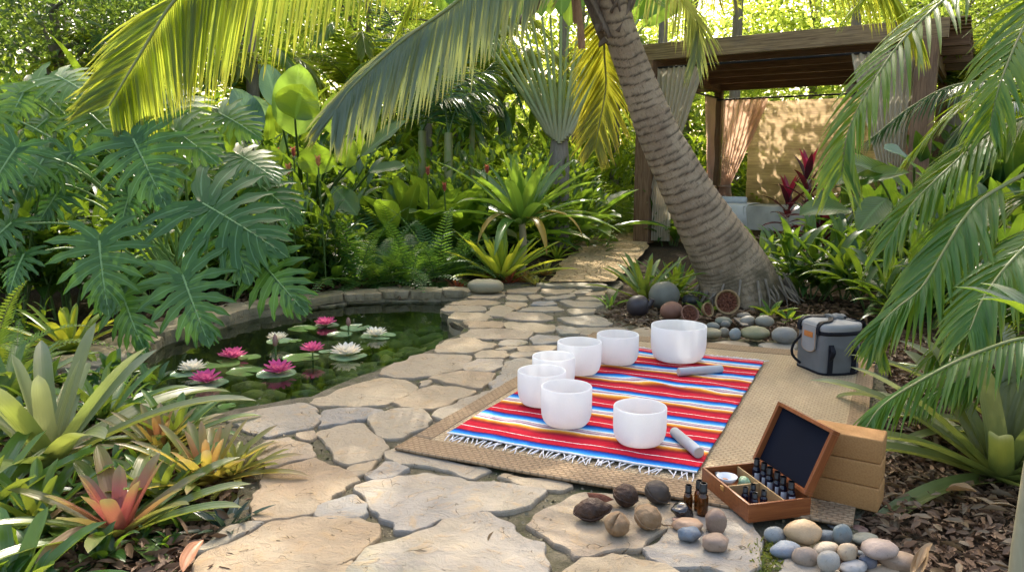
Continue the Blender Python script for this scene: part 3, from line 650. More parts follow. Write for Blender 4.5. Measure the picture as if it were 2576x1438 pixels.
# coping stones along the far side of the pond
far = [V((*p, 0)) for p in POND[10:]]
cp = thing('pond_edging', 'low edging of mossy flat stones around the far side of the pond', 'stone edging')
L = 0; acc = [0]
for a, b in zip(far, far[1:]): acc.append(acc[-1] + (b - a).length)
def at(d):
    for i in range(len(far) - 1):
        if d <= acc[i + 1] or i == len(far) - 2:
            t = (d - acc[i]) / (acc[i + 1] - acc[i]); return far[i].lerp(far[i + 1], t), (far[i + 1] - far[i]).normalized()
d = 0.05; k = 0
while d < acc[-1] - .3:
    l = U(.28, .62); wd = U(.24, .40)
    a, ta = at(d); b, tb = at(min(d + l - .02, acc[-1])); na, nb = ta.cross(UP), tb.cross(UP)
    m_, tm = at(d + l / 2); nm = tm.cross(UP)
    ov = U(.0, .04)
    slab([(p.x, p.y) for p in (a - na * ov, m_ - nm * ov, b - nb * ov, b + nb * wd, m_ + nm * (wd + .03), a + na * wd)], U(-.01, .02), .07, k + 50, 'coping_stone', M['coping'], cp, jit=.012, tilt=.012)
    k += 1; d += l
d = .2
while d < acc[-1] - .3:                 # lower course, set back under the coping
    l = U(.25, .6); a, ta = at(d); b, tb = at(min(d + l - .015, acc[-1])); na, nb = ta.cross(UP), tb.cross(UP); ov = U(-.01, .02)
    slab([(p.x, p.y) for p in (a - na * ov, b - nb * ov, b + nb * .2, a + na * .2)], U(-.075, -.07), .12, k + 50, 'coping_stone', M['coping'], cp, jit=.012, tilt=.004); k += 1; d += l

# ================================================================== loose stones, pods, gourds
def stone(name, label, cx, cy, w_, h_, col, z0=0.0, cat='pebble', group=None, rough=.16, rz=None, tilt=(0, 0), sq=1.0, mat=None, dr=.8, sub=3):
    p = G(cx, cy, z0 + .03)
    for _ in range(3):
        s_ = ppm(p); a = w_ / 2 / s_; pr_ = h_ / 2 / s_; b = a * dr; al = math.atan2(CAMZ - p.z, math.hypot(p.x, p.y))
        c2 = (pr_ ** 2 - (b * math.sin(al)) ** 2) / math.cos(al) ** 2; c = math.sqrt(c2) if c2 > (.35 * pr_) ** 2 else .45 * pr_; p = G(cx, cy, z0 + c * .95)
    m = MB(); blob(m, V((0, 0, 0)), a, b, c, cx * .13 + cy * .07, sub, rough, 0 if rz is None else rz, tilt, 0, .5, sq)
    o = m.build(name, mat or M['pebble']); o.location = p; o.color = (*col, 1)
    return tag(o, label, cat, group)
TP = lambda x, y: (1872 + .218 * x, 1291.7 + .218 * y)
GB, GM, GN = 'river pebbles heaped beside the mulch', 'pebbles edging the palm bed', 'seed pods on the flagstone'
for lab, x, y, a, b, col, z in [
 ('round grey blue pebble beside the big tan pebble, next to the path', 360, 250, 270, 210, (.20, .22, .22), -.02), ('largest speckled tan egg shaped pebble close to the wooden box', 680, 210, 420, 280, (.42, .29, .16), .0),
 ('oval slate blue pebble with fine speckles beside the mossy tuft', 480, 410, 350, 205, (.155, .185, .225), -.01), ('brownish grey rounded pebble next to the slate blue oval one', 705, 495, 300, 230, (.24, .19, .15), -.01),
 ('cream pebble with pale veins lying in the middle of the heap', 940, 400, 280, 150, (.42, .34, .24), .0), ('knobbly cream and orange pebble between grey and navy ones', 1195, 440, 230, 210, (.43, .33, .22), .0),
 ('upright light grey pebble with a dark chip in its face', 975, 550, 260, 250, (.29, .28, .25), .0), ('pale grey speckled pebble cut by the bottom of the picture', 1260, 610, 300, 160, (.36, .36, .35), -.02),
 ('flat blue grey pebble half hidden behind the upright teal one', 960, 265, 200, 170, (.20, .23, .24), -.02), ('upright teal grey pebble leaning behind the cream ones', 1135, 240, 220, 240, (.13, .165, .17), .0),
 ('small dark slate pebble lying behind the teal ones', 1050, 140, 180, 80, (.12, .13, .135), -.02), ('sage green long pebble at the mulch side of the heap', 1390, 290, 310, 160, (.24, .24, .18), -.02),
 ('pinkish tan pointed pebble resting on the largest brown one', 1560, 405, 420, 220, (.30, .23, .19), .03), ('large smooth brown pebble under the dry leaf', 1800, 550, 480, 260, (.30, .215, .15), -.02),
 ('navy blue pebble tucked under the pinkish tan one', 1430, 550, 210, 170, (.10, .12, .17), -.02), ('small slate chip of a pebble above the navy one', 1330, 450, 130, 70, (.15, .17, .18), -.01),
 ('peach cream pebble at the bottom of the heap', 1610, 665, 360, 120, (.60, .46, .32), -.02), ('flat beige boulder sunk beside the mossy tuft', 430, 620, 440, 200, (.25, .22, .16), -.04),
 ('reddish stone chip between brownish and upright grey pebbles', 775, 655, 150, 80, (.30, .17, .11), -.02), ('flat reddish pebble half sunk in the mulch', 1330, 175, 200, 80, (.17, .10, .08), -.03)]:
    X, Y = TP(x, y); stone('pebble', lab, X, Y, a * .218, b * .218, col, z, group=GB, tilt=(U(-.15, .15), U(-.2, .2)))
TM = lambda x, y: (1497.6 + .2213 * x, 655.2 + .2213 * y)
for lab, x, y, a, b, col, z in [
 ('olive tan oval pebble just behind the largest crystal bowl', 1310, 830, 250, 135, (.23, .21, .13), 0), ('small beige pebble between the olive tan and blue grey ones', 1465, 815, 110, 118, (.26, .23, .17), 0),
 ('small round blue grey pebble in the edging row', 1588, 838, 140, 137, (.22, .25, .245), 0), ('long olive green pebble, widest in the edging row', 1815, 825, 340, 167, (.19, .19, .105), 0),
 ('grey oval pebble touching the cooler bag', 2150, 850, 285, 205, (.21, .21, .19), 0), ('grey green pebble second row behind the beige one', 1340, 742, 145, 85, (.17, .18, .155), 0),
 ('small dark grey pebble below the mossy round one', 1482, 722, 112, 85, (.17, .17, .15), 0), ('mossy grey round pebble beneath the cut gourd', 1455, 685, 190, 100, (.15, .16, .12), 0),
 ('smooth beige grey pebble behind the wood sliver', 1735, 685, 172, 122, (.24, .22, .18), 0), ('angular beige pebble near the cooler bag', 1925, 692, 212, 140, (.25, .24, .19), 0), ('brown grey pebble on the soil behind the beige one', 1690, 628, 165, 92, (.19, .165, .13), 0)]:
    X, Y = TM(x, y); stone('pebble', lab, X, Y, a * .2213, b * .2213, col, z, group=GM)
TF = lambda x, y: (1404 + .1817 * x, 1179.4 + .1817 * y)
for lab, x, y, a, b, col, sq in [('smooth blue stone in front of the amber bottles', 1815, 895, 325, 215, (.105, .14, .18), 1), ('blocky brown stone beside the amber bottles', 2180, 725, 285, 310, (.20, .135, .10), .8),
 ('taupe kidney shaped stone lowest of the little group by the bottles', 2185, 1015, 360, 240, (.24, .17, .125), .9), ('tan bean shaped stone behind the blue one', 1800, 765, 390, 190, (.34, .22, .14), .9), ('small pinkish stone under the black rock', 1680, 705, 190, 80, (.30, .19, .145), .9)]:
    X, Y = TF(x, y); stone('stone', lab, X, Y, a * .1817, b * .1817, col, .0, 'stone', None, .25, sq=sq)
M['obsidian'] = plain('black_obsidian', (.006, .006, .008), (.02, .018, .02), .12, 9, .7, .6, 10, .02)
X, Y = TF(1720, 575); stone('black_rock', 'shiny black lump of rock lying by the amber bottles', X, Y, 300 * .1817, 215 * .1817, (0, 0, 0), 0, 'rock', None, .45, tilt=(.1, .3), mat=M['obsidian'])
stone('boulder', 'flat beige boulder on the corner of the pond edge', 1222, 719, 90, 34, (.27, .245, .16), .01, 'boulder', sq=.7, rough=.12)
TG = TM
stone('gourd', 'large round grey green calabash at the foot of the palm', *TG(785, 395), 355 * .2213, 325 * .2213, (0, 0, 0), -.02, 'gourd', None, .05, mat=M['gourd'], dr=1, sub=4)
og = stone('gourd', 'dark purple black gourd with a broken neck beside the grey calabash', *TG(485, 510), 255 * .2213, 245 * .2213, (0, 0, 0), -.02, 'gourd', None, .10, mat=M['gourd_dark'], dr=1, tilt=(0, .3))
stone('gourd', 'round terracotta coloured gourd behind the largest crystal bowl', *TG(865, 570), 265 * .2213, 215 * .2213, (0, 0, 0), -.01, 'gourd', None, .06, mat=M['gourd_red'], dr=1)
stone('black_pebble', 'black rounded stone half buried behind the gourd halves', *TG(1080, 445), 200 * .2213, 130 * .2213, (.03, .035, .035), -.02, 'stone')
mb = MB(); pn = [V((.05, 0, .02)), V((.085, 0, .045)), V((.10, 0, .08))]; tube(mb, pn, [.035, .022, .026], 8); o = mb.build('neck', M['gourd_dark'], og); o.location = (0.02, -.02, -.02)
def cut_gourd(label, cx, cy, w_, nrm, z0, mat=M['gourd_tan'], deep=.8, cells=7, name='gourd_half'):
    p = G(cx, cy, z0 + .08); r = w_ / 2 / ppm(p)
    t = thing(name, label, 'gourd'); Mx = frame(p, V(nrm).cross(UP + V((0.01, .02, 0))), nrm); t.matrix_world = Mx
    m = MB(); lathe(m, [(.02 * r, -deep * r * 1.05), (.5 * r, -deep * r * .95), (.85 * r, -deep * r * .6), (r, -.15 * r), (r * 1.0, 0), (r * .97, .015 * r), (.86 * r, 0), (.84 * r, -.2 * r), (.7 * r, -.5 * r), (.3 * r, -.62 * r), (.01 * r, -.65 * r)], 36)
    m.build('shell', mat, t)
    m = MB()
    for i in range(cells):
        a = 2 * math.pi * i / cells + U(-.15, .15); e = V((math.cos(a), math.sin(a), 0))
        tube(m, [e * .12 * r + V((0, 0, -.12 * r)), e * .5 * r + V((0, 0, -.05 * r)), e * .85 * r + V((0, 0, -.05 * r))], [.06 * r, .03 * r, .05 * r], 6)
        b_ = 2 * math.pi * (i + .5) / cells
        for q in (.3, .6): blob(m, V((math.cos(b_) * q * r, math.sin(b_) * q * r, -.28 * r)), .15 * r, .12 * r, .12 * r, i + q, 1, .5)
    lathe(m, [(.18 * r, -.1 * r), (.14 * r, -.05 * r), (.12 * r, -.14 * r)], 10)
    lathe(m, [(.80 * r, -.3 * r), (.5 * r, -.42 * r), (.02 * r, -.45 * r)], 20)
    m.build('pith', M['pith'], t); return t
cut_gourd('ochre gourd cut open showing brown spoked pith, beside the palm', *TG(1505, 470), 285 * .2213, (-.05, -.9, .25), .06)
cut_gourd('dark red brown broken gourd half full of pith beside the terracotta gourd', *TG(1080, 600), 215 * .2213, (.15, -.8, .45), .0, M['gourd_red'], .6, 5)
cut_gourd('empty tan gourd shell lying between the broken halves', *TG(1290, 555), 170 * .2213, (.5, -.7, .3), .01, M['gourd_tan'], .9, 3)
def sliver(name, label, a, b, wd, th, mat, cat, z=.02):
    A, B_ = G(*a, z), G(*b, z); m = MB(); box(m, frame(A, B_ - A), (B_ - A).length, wd, th, 0, .004); return tag(m.build(name, mat), label, cat)
sliver('wood_sliver', 'flat grey brown sliver of wood among the edging pebbles', TM(1570, 660), TM(1670, 745), .05, .012, M['trunk'], 'wood')

def pod(label, cx, cy, w_, h_, mat, rz, seam_rx, z0=0.0, crack=False, point=.25, stalk=None):
    p = G(cx, cy, z0 + .04); s_ = ppm(p); a = w_ / 2 / s_; c = h_ / 2 / s_; p = G(cx, cy, z0 + c * .93)
    t = thing('seed_pod', label, 'seed pod', p, 0, GN); Rm = (Matrix.Rotation(rz, 3, 'Y') @ Matrix.Rotation(seam_rx, 3, 'X'))
    def pt(u, v_):
        x = math.cos(u); r = math.sin(u); x *= 1 + point * abs(x) ** 6 * (1.0 if x > 0 else .5)
        q = V((x, r * math.cos(v_), r * math.sin(v_)))
        d = 1 + .07 * noise.noise(q * 2.5 + V((cx, cy, 0))) + .03 * noise.noise(q * 7 + V((cx, 0, cy)))
        if crack:
            g_ = math.exp(-((v_ - math.pi / 2) / .16) ** 2) * max(0, min(1, (x + .75) * 1.4)); d *= 1 - .45 * g_
        return Rm @ V((q.x * a / (1 + point * .6), q.y * c, q.z * c)) * d
    m = MB(); rows = [[pt(math.pi * i / 28 if 0 < i < 28 else (.01 if i == 0 else math.pi - .01), 2 * math.pi * j / 56) for j in range(56)] for i in range(29)]
    m.grid(rows, [[(.5, 0, 0, 1)] * 56] * 29, 0, close=True); m.build('husk', mat, t)
    m = MB(); loop = [pt(math.pi * i / 30, 0) * 1.03 for i in range(1, 30)]; l2 = [pt(math.pi * i / 30, math.pi) * 1.03 for i in range(29, 0, -1)]
    if not crack: tube(m, loop + l2 + [loop[0]], .035 * a + .0012, 6); m.build('seam', mat, t)
    if stalk: m = MB(); e = Rm @ V((a * 1.02, 0, 0)); tube(m, [e * .95, e * 1.25 + V((0, 0, -.004)), e * 1.25 + V(stalk)], [.004, .0025, .002], 6); m.build('stalk', mat, t)
    return t
pod('dark brown seed pod with a raised curved rim and pointed tip', *TF(460, 560), 490 * .1817, 330 * .1817, M['pod'], -.12, .45, point=.35)
pod('round dark seed pod touching the rug edge, a twig at its side', *TF(935, 360), 345 * .1817, 320 * .1817, M['pod'], .25, .2, point=.08)
pod('grey brown seed pod with a slanting seam against the rug edge', *TF(1375, 318), 365 * .1817, 325 * .1817, M['pod_grey'], .5, .35, point=.15)
pod('pale tan seed pod split open down its front', *TF(815, 760), 330 * .1817, 350 * .1817, M['pod_tan'], -1.35, .9, crack=True, point=.1)
pod('tan seed pod like a walnut with a thin stalk, near the bottles', *TF(1240, 660), 385 * .1817, 350 * .1817, M['pod_tan'], .45, .5, point=.12, stalk=(.05, 0, -.004))
hp = thing('pod_husk', 'reddish brown empty pod husk behind the rimmed pod', 'seed pod', G(*TF(400, 360), .02), 0, GN)
mb = MB(); A = V((0, 0, .01)); dirv = G(*TF(760, 440), .01) - G(*TF(400, 360), .01)
leaf(mb, A, dirv.normalized() + V((0, 0, .25)), dirv.length * 1.05, .05, p_ell, .9, 10, 6, -.55, .5, wav=.06); mb.build('shell', M['pith'], hp)

# ================================================================== rug, serape, bowls, mallets
RZ = .012
def quad_sheet(m, c, nu, nv, zf, u0=0., u1=1., v0=0., v1=1., bow=0.0):
    rows, cols = [], []
    for i in range(nv + 1):
        v = v0 + (v1 - v0) * i / nv; r, cc = [], []
        for j in range(nu + 1):
            u = u0 + (u1 - u0) * j / nu
            p = (c[0] * (1 - u) + c[1] * u) * (1 - v) + (c[3] * (1 - u) + c[2] * u) * v
            p = p + (c[3] - c[0]).normalized() * (-bow * 4 * u * (1 - u) * (1 - v) + .006 * noise.noise(V((u * 7, v * 2, 4)))) + (c[1] - c[0]).normalized() * .006 * noise.noise(V((u * 2, v * 9, 7))); r.append(V((p.x, p.y, zf(u, v)))); cc.append((u, v, u, 1))
        rows.append(r); cols.append(cc)
    m.grid(rows, cols)
rl = G(1000, 1131); rr_ = G(2140, 1326); rrb = G(2200, 905); dl = G(1305, 952) - rl
rlb = rl + dl.normalized() * (rrb - rr_).length * 1.0
rugc = [rl, rr_, rrb, rlb]
rug = thing('rug', 'woven jute rug with a darker border on the flagstones', 'rug')
zr = lambda u, v: RZ + .003 * noise.noise(V((u * 6, v * 6, 1))) + .004 * max(0, 1 - u / .02) * 0
eb = .055
mb = MB(); quad_sheet(mb, rugc, 60, 60, zr, 0, 1, 0, 1, .02); o = mb.build('field', M['jute'], rug)
sm = o.modifiers.new('thickness', 'SOLIDIFY'); sm.thickness = .011; sm.offset = -1
mb = MB()
for q in ((0, 1, 0, eb), (0, 1, 1 - eb, 1), (0, eb * .8, eb, 1 - eb), (1 - eb * .8, 1, eb, 1 - eb)):
    quad_sheet(mb, rugc, 50, 50, lambda u, v: zr(u, v) + .004, q[0] - (.004 if q[0] == 0 else 0), q[1] + (.004 if q[1] == 1 else 0), q[2] - (.004 if q[2] == 0 else 0), q[3] + (.004 if q[3] == 1 else 0), .02)
o = mb.build('border', M['jute_b'], rug); sm = o.modifiers.new('thickness', 'SOLIDIFY'); sm.thickness = .012; sm.offset = -1

SZ = RZ + .010
sc_ = [G(1126, 1092, SZ), G(1752, 1192, SZ), G(1922, 911, SZ), G(1500, 866, SZ)]
def zs(u, v):
    n1 = noise.noise(V((u * 3.2, v * 5, 3))); n2 = noise.noise(V((u * 9 + v * 4, v * 14, 5))); k = max(0, noise.noise(V((u * 2.1 + 4, v * 2.4, 8))) )
    fold = .016 * math.exp(-((v - .62 - .05 * math.sin(u * 7)) / .018) ** 2) * max(0, 1 - abs(u - .62) / .35) + .012 * math.exp(-((v - .47 + .06 * u) / .02) ** 2) * max(0, 1 - abs(u - .5) / .4)
    return SZ + .006 * n1 + .008 * k * n2 + .003 * n2 + fold * 1.2 + .007
ser = thing('serape_blanket', 'striped red, blue, white and orange woven serape blanket with white fringe', 'blanket')
mb = MB(); quad_sheet(mb, sc_, 140, 220, zs, bow=.012); o = mb.build('cloth', M['serape'], ser)
sm = o.modifiers.new('thickness', 'SOLIDIFY'); sm.thickness = .004; sm.offset = -1
for v_, sg in ((0, -1), (1, 1)):
    mb = MB(); vd = (sc_[3] - sc_[0]).normalized() * sg; n = 46
    ed = [(sc_[0].lerp(sc_[1], i / 60) if v_ == 0 else sc_[3].lerp(sc_[2], i / 60)) + V((0, 0, zs(i / 60, v_) - SZ + .002)) + vd * (.012 * 4 * (i / 60) * (1 - i / 60) if v_ == 0 else 0) for i in range(61)]
    tube(mb, ed, .006, 6, flat=.6)
    for i in range(n):
        u = (i + .5) / n + U(-.006, .006); p = (sc_[0].lerp(sc_[1], u) if v_ == 0 else sc_[3].lerp(sc_[2], u)); p = p + vd * (.012 * 4 * u * (1 - u) if v_ == 0 else 0); p.z = RZ + .012
        x = (sc_[1] - sc_[0]).normalized()
        for q in range(random.choice((1, 1, 2))):
            e = x * U(-.03, .03); l = U(.045, .075); tube(mb, [p, p + vd * l * .5 + e * .5 + V((0, 0, U(-.002, .004))), p + vd * l + e + x * U(-.01, .01) + V((0, 0, -.004))], [.0035, .003, .002], 5)
    mb.build('fringe', M['white_yarn'], ser)
SB = SZ + .006
for lab, cx, w_, top, base in [
 ('largest frosted white crystal singing bowl, at the far end of the blanket beside a mallet', 1704.5, 137, 803, 918), ('frosted crystal bowl next to the largest one, a bright glow on its side', 1552.5, 105, 828, 922),
 ('frosted crystal bowl third in the curved row after the largest, half overlapping the glowing one', 1456.5, 111, 846, 948), ('frosted crystal bowl mostly hidden behind two others on the blanket edge', 1392, 108, 881, 984),
 ('frosted crystal bowl on the blanket edge, second from the near end of the row', 1362.5, 122, 915, 1028), ('frosted crystal bowl overlapping the others at the near end of the row', 1424, 128, 952, 1081), ('frosted crystal bowl standing alone beside the mallet near the fringe', 1607.5, 133, 1000, 1129)]:
    p = G(cx, base, SB)
    for _ in range(3): r = w_ / 2 / ppm(p + V((0, .62 * w_ / 2 / ppm(p), .1))); c = V((G(cx, base, SB).x * 1.0, G(cx, base, SB).y + .60 * r, SB))
    ry = ray(cx, top); c.x = ray(cx, base).x / ray(cx, base).y * c.y; h = CAMZ + ry.z / ry.y * (c.y + r) - SB; r_ = r
    pf = [(.01, 0), (.45 * r, .002), (.66 * r, .012 * 1), (.80 * r, .10 * r), (.91 * r, .24 * r), (.975 * r, .44 * r), (r, .70 * r), (r, h - .004), (r - .002, h), (r - .007, h), (r - .009, h - .004), (r - .009, .70 * r), (.965 * r - .008, .46 * r), (.90 * r - .008, .27 * r), (.78 * r - .006, .13 * r), (.60 * r, .03), (.3 * r, .016), (.005, .014)]
    m = MB(); lathe(m, pf, 72); o = m.build('crystal_bowl', M['quartz']); o.location = c; tag(o, lab, 'singing bowl', 'frosted crystal singing bowls')
def mallet(label, a, b, ra, rb):
    A0, B0 = G(*a, SB + .02), G(*b, SB + .02); Ra, Rb = ra / ppm(A0), rb / ppm(B0); A0, B0 = G(*a, SB + Ra), G(*b, SB + Rb); d = (B0 - A0).normalized()
    t = thing('mallet', label, 'mallet', A0, 0, 'suede bowl mallets'); B1 = B0 - A0; m = MB(); tube(m, [V((0, 0, 0)), d * .004, B1 - d * .004, B1], [Ra * .93, Ra, Rb, Rb * .93], 24); m.build('shaft', M['suede'], t)
    m = MB(); tube(m, [-d * .002, d * .001], [Ra * .86, Ra * .9], 20); tube(m, [B1 - d * .001, B1 + d * .002], [Rb * .9, Rb * .86], 20); m.build('end_cap', M['suede_end'], t)
mallet('grey suede mallet lying in front of the largest bowl', (1707, 935), (1815, 927), 10.5, 10)
mallet('pale grey suede mallet lying beside the lone bowl near the fringe', (1696, 1085), (1758, 1138), 12.5, 15)

# ================================================================== cork blocks, wooden box, bottles
b0 = G(2053, 1254, RZ); b1 = G(2206, 1289, RZ); xd = (b1 - b0).normalized(); Lx = .245; x0 = b1 - xd * Lx
bh = .089; zc = RZ
for k, lab in enumerate(('cork yoga block at the bottom of the stack beside the wooden box', 'middle cork yoga block in the stack of three', 'cork yoga block on top of the stack, sunlit upper face')):
    m = MB(); Mx = frame(x0 + V((U(-.003, .003), U(-.003, .003), zc - RZ)), (Matrix.Rotation(U(-.02, .02), 3, 'Z') @ xd)); Mx = Mx.copy(); o3 = MB(); box(m, Matrix.Identity(4), Lx, .13, bh, 0, .006)
    o = m.build('cork_block', M['cork']); o.matrix_world = Mx; tag(o, lab, 'yoga block', 'stacked cork yoga blocks'); zc += bh + .001
BZ = RZ + .002
bA, bB, bC = G(1788, 1213, BZ), G(1882, 1315, BZ), G(2038, 1296, BZ)
yx = (bC - bB); X_ = yx.normalized(); Y_ = UP.cross(X_); lx = yx.length; ly = max(.2, (bA - bB).dot(Y_)); hb = .068; th = .009
sk = (bA - bB).dot(X_)
MX = frame(bB, X_)
bt = thing('wooden_box', 'open varnished wooden box of oil bottles with a navy lined lid', 'box'); bt.matrix_world = MX
I4 = Matrix.Identity(4)
def T(x, y, z): return Matrix.Translation((x, y, z))
m = MB()
box(m, T(0, 0, 0), lx, th, hb, 0, .0015); box(m, T(0, ly - th, 0), lx, th, hb, 0, .0015); box(m, T(0, th, 0), th, ly - 2 * th, hb, 0, .0015); box(m, T(lx - th, th, 0), th, ly - 2 * th, hb, 0, .0015); box(m, T(th, th, .002), lx - 2 * th, ly - 2 * th, .006)
m.build('base', M['boxwood'], bt, smooth=False)
m = MB(); xm = lx * .60; box(m, T(xm, th, .008), .005, ly - 2 * th, hb * .78); box(m, T(th, ly * .50, .008), xm - th, .005, hb * .78)
m.build('divider', M['boxin'], bt, smooth=False)
lid = bpy.data.objects.new('lid', None); COL.objects.link(lid); lid.parent = bt; lid.location = (lx, 0, hb + .002); lid.rotation_euler = (0, R(-14 - 52), 0)
# lid local: +X up the lid, Z facing the box side
lh, lt = lx * 1.02, .032
lid.rotation_euler = (0, R(-66), 0)
m = MB()
for q in ((0, 0, 0, .014, ly, lt), (lh - .014, 0, 0, .014, ly, lt), (.014, 0, 0, lh - .028, .014, lt), (.014, ly - .014, 0, lh - .028, .014, lt), (.014, .014, 0, lh - .028, ly - .028, .006)): box(m, T(*q[:3]), *q[3:], 0, .0015)
lo = m.build('lid_frame', M['boxwood'], lid, smooth=False)
m = MB(); box(m, T(.0145, .0145, .0062), lh - .029, ly - .029, .004); m.build('lining', M['fleece'], lid, smooth=False)
m = MB(); box(m, T(lx - .003, ly * .06, hb - .002), .006, ly * .88, .003); m.build('hinge', M['brass'], bt, smooth=False)
m = MB(); box(m, T(-.003, ly * .5, hb * .62), .0035, .022, .018, 0, .001); m.build('latch', M['brass'], bt, smooth=False)
def bottle(label, P, r, h, glass, lab=None, group=None, name='oil_bottle', Rz=0):
    t = thing(name, label, 'bottle', P, Rz, group)
    hc = h * .27; hs = h - hc
    m = MB(); lathe(m, [(.01 * r, 0), (.9 * r, 0), (r, .04 * h), (r, hs * .74), (.92 * r, hs * .84), (.6 * r, hs * .93), (.58 * r, hs), (.01 * r, hs)], 28); m.build('glass', glass, t)
    m = MB(); pf = [(.70 * r, hs * .95), (.74 * r, hs * .96), (.74 * r, hs + hc * .2), (.70 * r, hs + hc * .23), (.71 * r, hs + hc * .93), (.64 * r, h), (.01, h)]; lathe(m, pf, 28); m.build('cap', M['cap'], t)
    if lab: 
        m = MB(); n = 14; rows = [[V((math.cos(a) * r * 1.012, math.sin(a) * r * 1.012, z)) for a in [math.pi * (.0 + 1.0 * k / n) + lab for k in range(n + 1)]] for z in (hs * .12, hs * .66)]
        m.grid(rows, [[(.5, 0, 0, 1)] * (n + 1)] * 2); m.build('label', M['label'], t)
    return t
for lab, x, y, hw, hh, r in (('amber glass bottle with black cap, the one standing apart near the black rock', 1805, 590, 0, 62, 62), ('amber bottle with black cap hidden behind the tallest front one', 1950, 585, 0, 72, 62), ('tallest looking amber bottle with black cap, in front of another', 2010, 660, 0, 78, 76)):
    X, Y = TF(x, y); p = G(X, Y, .002); rr2 = r * .1817 / ppm(p) ; p = p + V((0, rr2 * .8, 0)); bottle(lab, p, rr2, hh / ppm(p) / .92, M['amber'], None, 'amber bottles on the flagstone')
def inbox(x, y, z=.009): return MX @ V((x, y, z))
rb = .0155
for k in range(6):
    f = (k + .5) / 6; p = inbox(xm + .012 + rb + (lx - th - xm - .03 - 2 * rb) * (.25 + .5 * (k % 2) * .3) + .012, ly - th - .04 - f * (ly - 2 * th - .06))
    bottle('dark blue oil bottle in the long side of the box, %s' % ('innermost by the hinge end', 'second from the far end', 'third from the far end', 'fourth from the far end', 'second from the near end', 'nearest the box corner')[k], p, rb, .105, M['cobalt'], math.pi * 1.0 + .6, 'bottles inside the box', Rz=math.atan2(X_.y, X_.x))
for k, (fx, fy) in enumerate(((.25, .62), (.55, .72), (.30, .30), (.62, .38))):
    p = inbox(th + (xm - th) * (fx + .05), th + (ly * .5 - th) * fy)
    bottle('small black capped bottle in the square compartment, %s' % ('by the latch side', 'at the back by the divider', 'closest to the box corner', 'next to the long divider')[k], p, .0135, .072, M['cobalt'], None, 'bottles inside the box')
p = inbox(xm * .42, ly * .76); m = MB(); lathe(m, [(.001, .004), (.018, .0), (.03, .012), (.04, .03), (.038, .031), (.028, .014), (.014, .006), (.001, .006)], 32); o = m.build('dish', M['ceramic']); o.location = p + V((0, 0, .02)); tag(o, 'small white ceramic dish in the box compartment', 'dish')
m = MB(); blob(m, V((0, 0, 0)), .013, .012, .009, 3, 2, .4); o = m.build('flower_bud', M['peach']); o.location = p + V((-.008, -.004, .036)); tag(o, 'small yellow flower bud lying in the white dish', 'flower')
m = MB(); blob(m, V((0, 0, 0)), .024, .02, .024, 8, 2, .45); o = m.build('glass_lump', M['green_glass']); o.location = inbox(xm * .84, ly * .70, .034); tag(o, 'pale green glass lump beside the white dish', 'glass')
m = MB(); blob(m, V((0, 0, 0)), .016, .014, .014, 11, 1, .5); o = m.build('crystal_chunk', M['crystal']); o.location = inbox(xm * .40, ly * .93, .04); tag(o, 'clear crystal chunk in the corner of the box behind the dish', 'crystal')
m = MB(); blob(m, V((0, 0, 0)), .012, .013, .012, 14, 1, .5); o = m.build('brown_crystal', M['amber']); o.location = inbox(xm * .86, ly * .12, .022); tag(o, 'brown crystal lump beside the little bottles in the box', 'crystal')

# ================================================================== cooler bag
bl, bc, br_ = G(2001, 918, RZ), G(2066, 944, RZ), G(2171, 947, RZ)
yb = (bl - bc).normalized(); xb = yb.cross(UP); wx = .315; wy = .27; hbg = .30
MBG = frame(bc, xb)
cool = thing('cooler_bag', 'grey canvas cooler bag with black webbing straps on the rug', 'bag'); cool.matrix_world = MBG
def outline(e=0.0, n=10, rc=.05):
    pts = []; 
    rcs = [.03, .12, .11, .06]
    for (cx_, cy_), a0, rc in (((rcs[0], rcs[0]), 180, rcs[0]), ((wx - rcs[1], rcs[1]), 270, rcs[1]), ((wx - rcs[2], wy - rcs[2]), 0, rcs[2]), ((rcs[3], wy - rcs[3]), 90, rcs[3])):
        for k in range(n + 1): a = R(a0 + 90 * k / n); pts.append((cx_ + math.cos(a) * (rc + e), cy_ + math.sin(a) * (rc + e)))
    out = []
    m_ = len(pts)
    for i in range(m_):
        a, b = pts[i], pts[(i + 1) % m_]; l = math.hypot(b[0] - a[0], b[1] - a[1]); k = max(1, int(l / .02))
        for q in range(k): out.append((a[0] + (b[0] - a[0]) * q / k, a[1] + (b[1] - a[1]) * q / k))
    return [(x, y - .03 * math.sin(math.pi * min(1, max(0, x / wx))) * (1 if y < wy * .5 else 0)) for x, y in out]
def shellrows(rows_, mat, name, par, capt=True):
    m = MB(); rr3 = []
    for e, z, k in rows_:
        rr3.append([V((x, y, z + k * noise.noise(V((x * 14, y * 14, z * 20))))) + V((noise.noise(V((x * 9, z * 30, y * 9))) * .004, noise.noise(V((x * 8 + 4, z * 35, y))) * .004, 0)) for x, y in outline(e)])
    m.grid(rr3, [[(.5, 0, 0, 1)] * len(rr3[0])] * len(rr3), 0, close=True)
    if capt:
        c = sum(rr3[-1], V()) / len(rr3[-1]); c.z += .008; k0 = len(m.v)
        for f in (.66, .33): pass
        rows2 = [rr3[-1]] + [[p.lerp(c, f) + V((0, 0, .006 * f + .004 * noise.noise(V((p.x * 9, p.y * 9, f * 3))))) for p in rr3[-1]] for f in (.25, .55, .85, .99)]
        m.grid(rows2, [[(.5, 0, 0, 1)] * len(rr3[0])] * 5, 0, close=True)
    return m.build(name, mat, par)
zz_ = hbg * .80
shellrows([(0, .006, 0)] + [(.004 * math.sin(math.pi * k / 14), .006 + (zz_ - .006) * k / 14, .001) for k in range(1, 15)], M['bag'], 'body', cool)
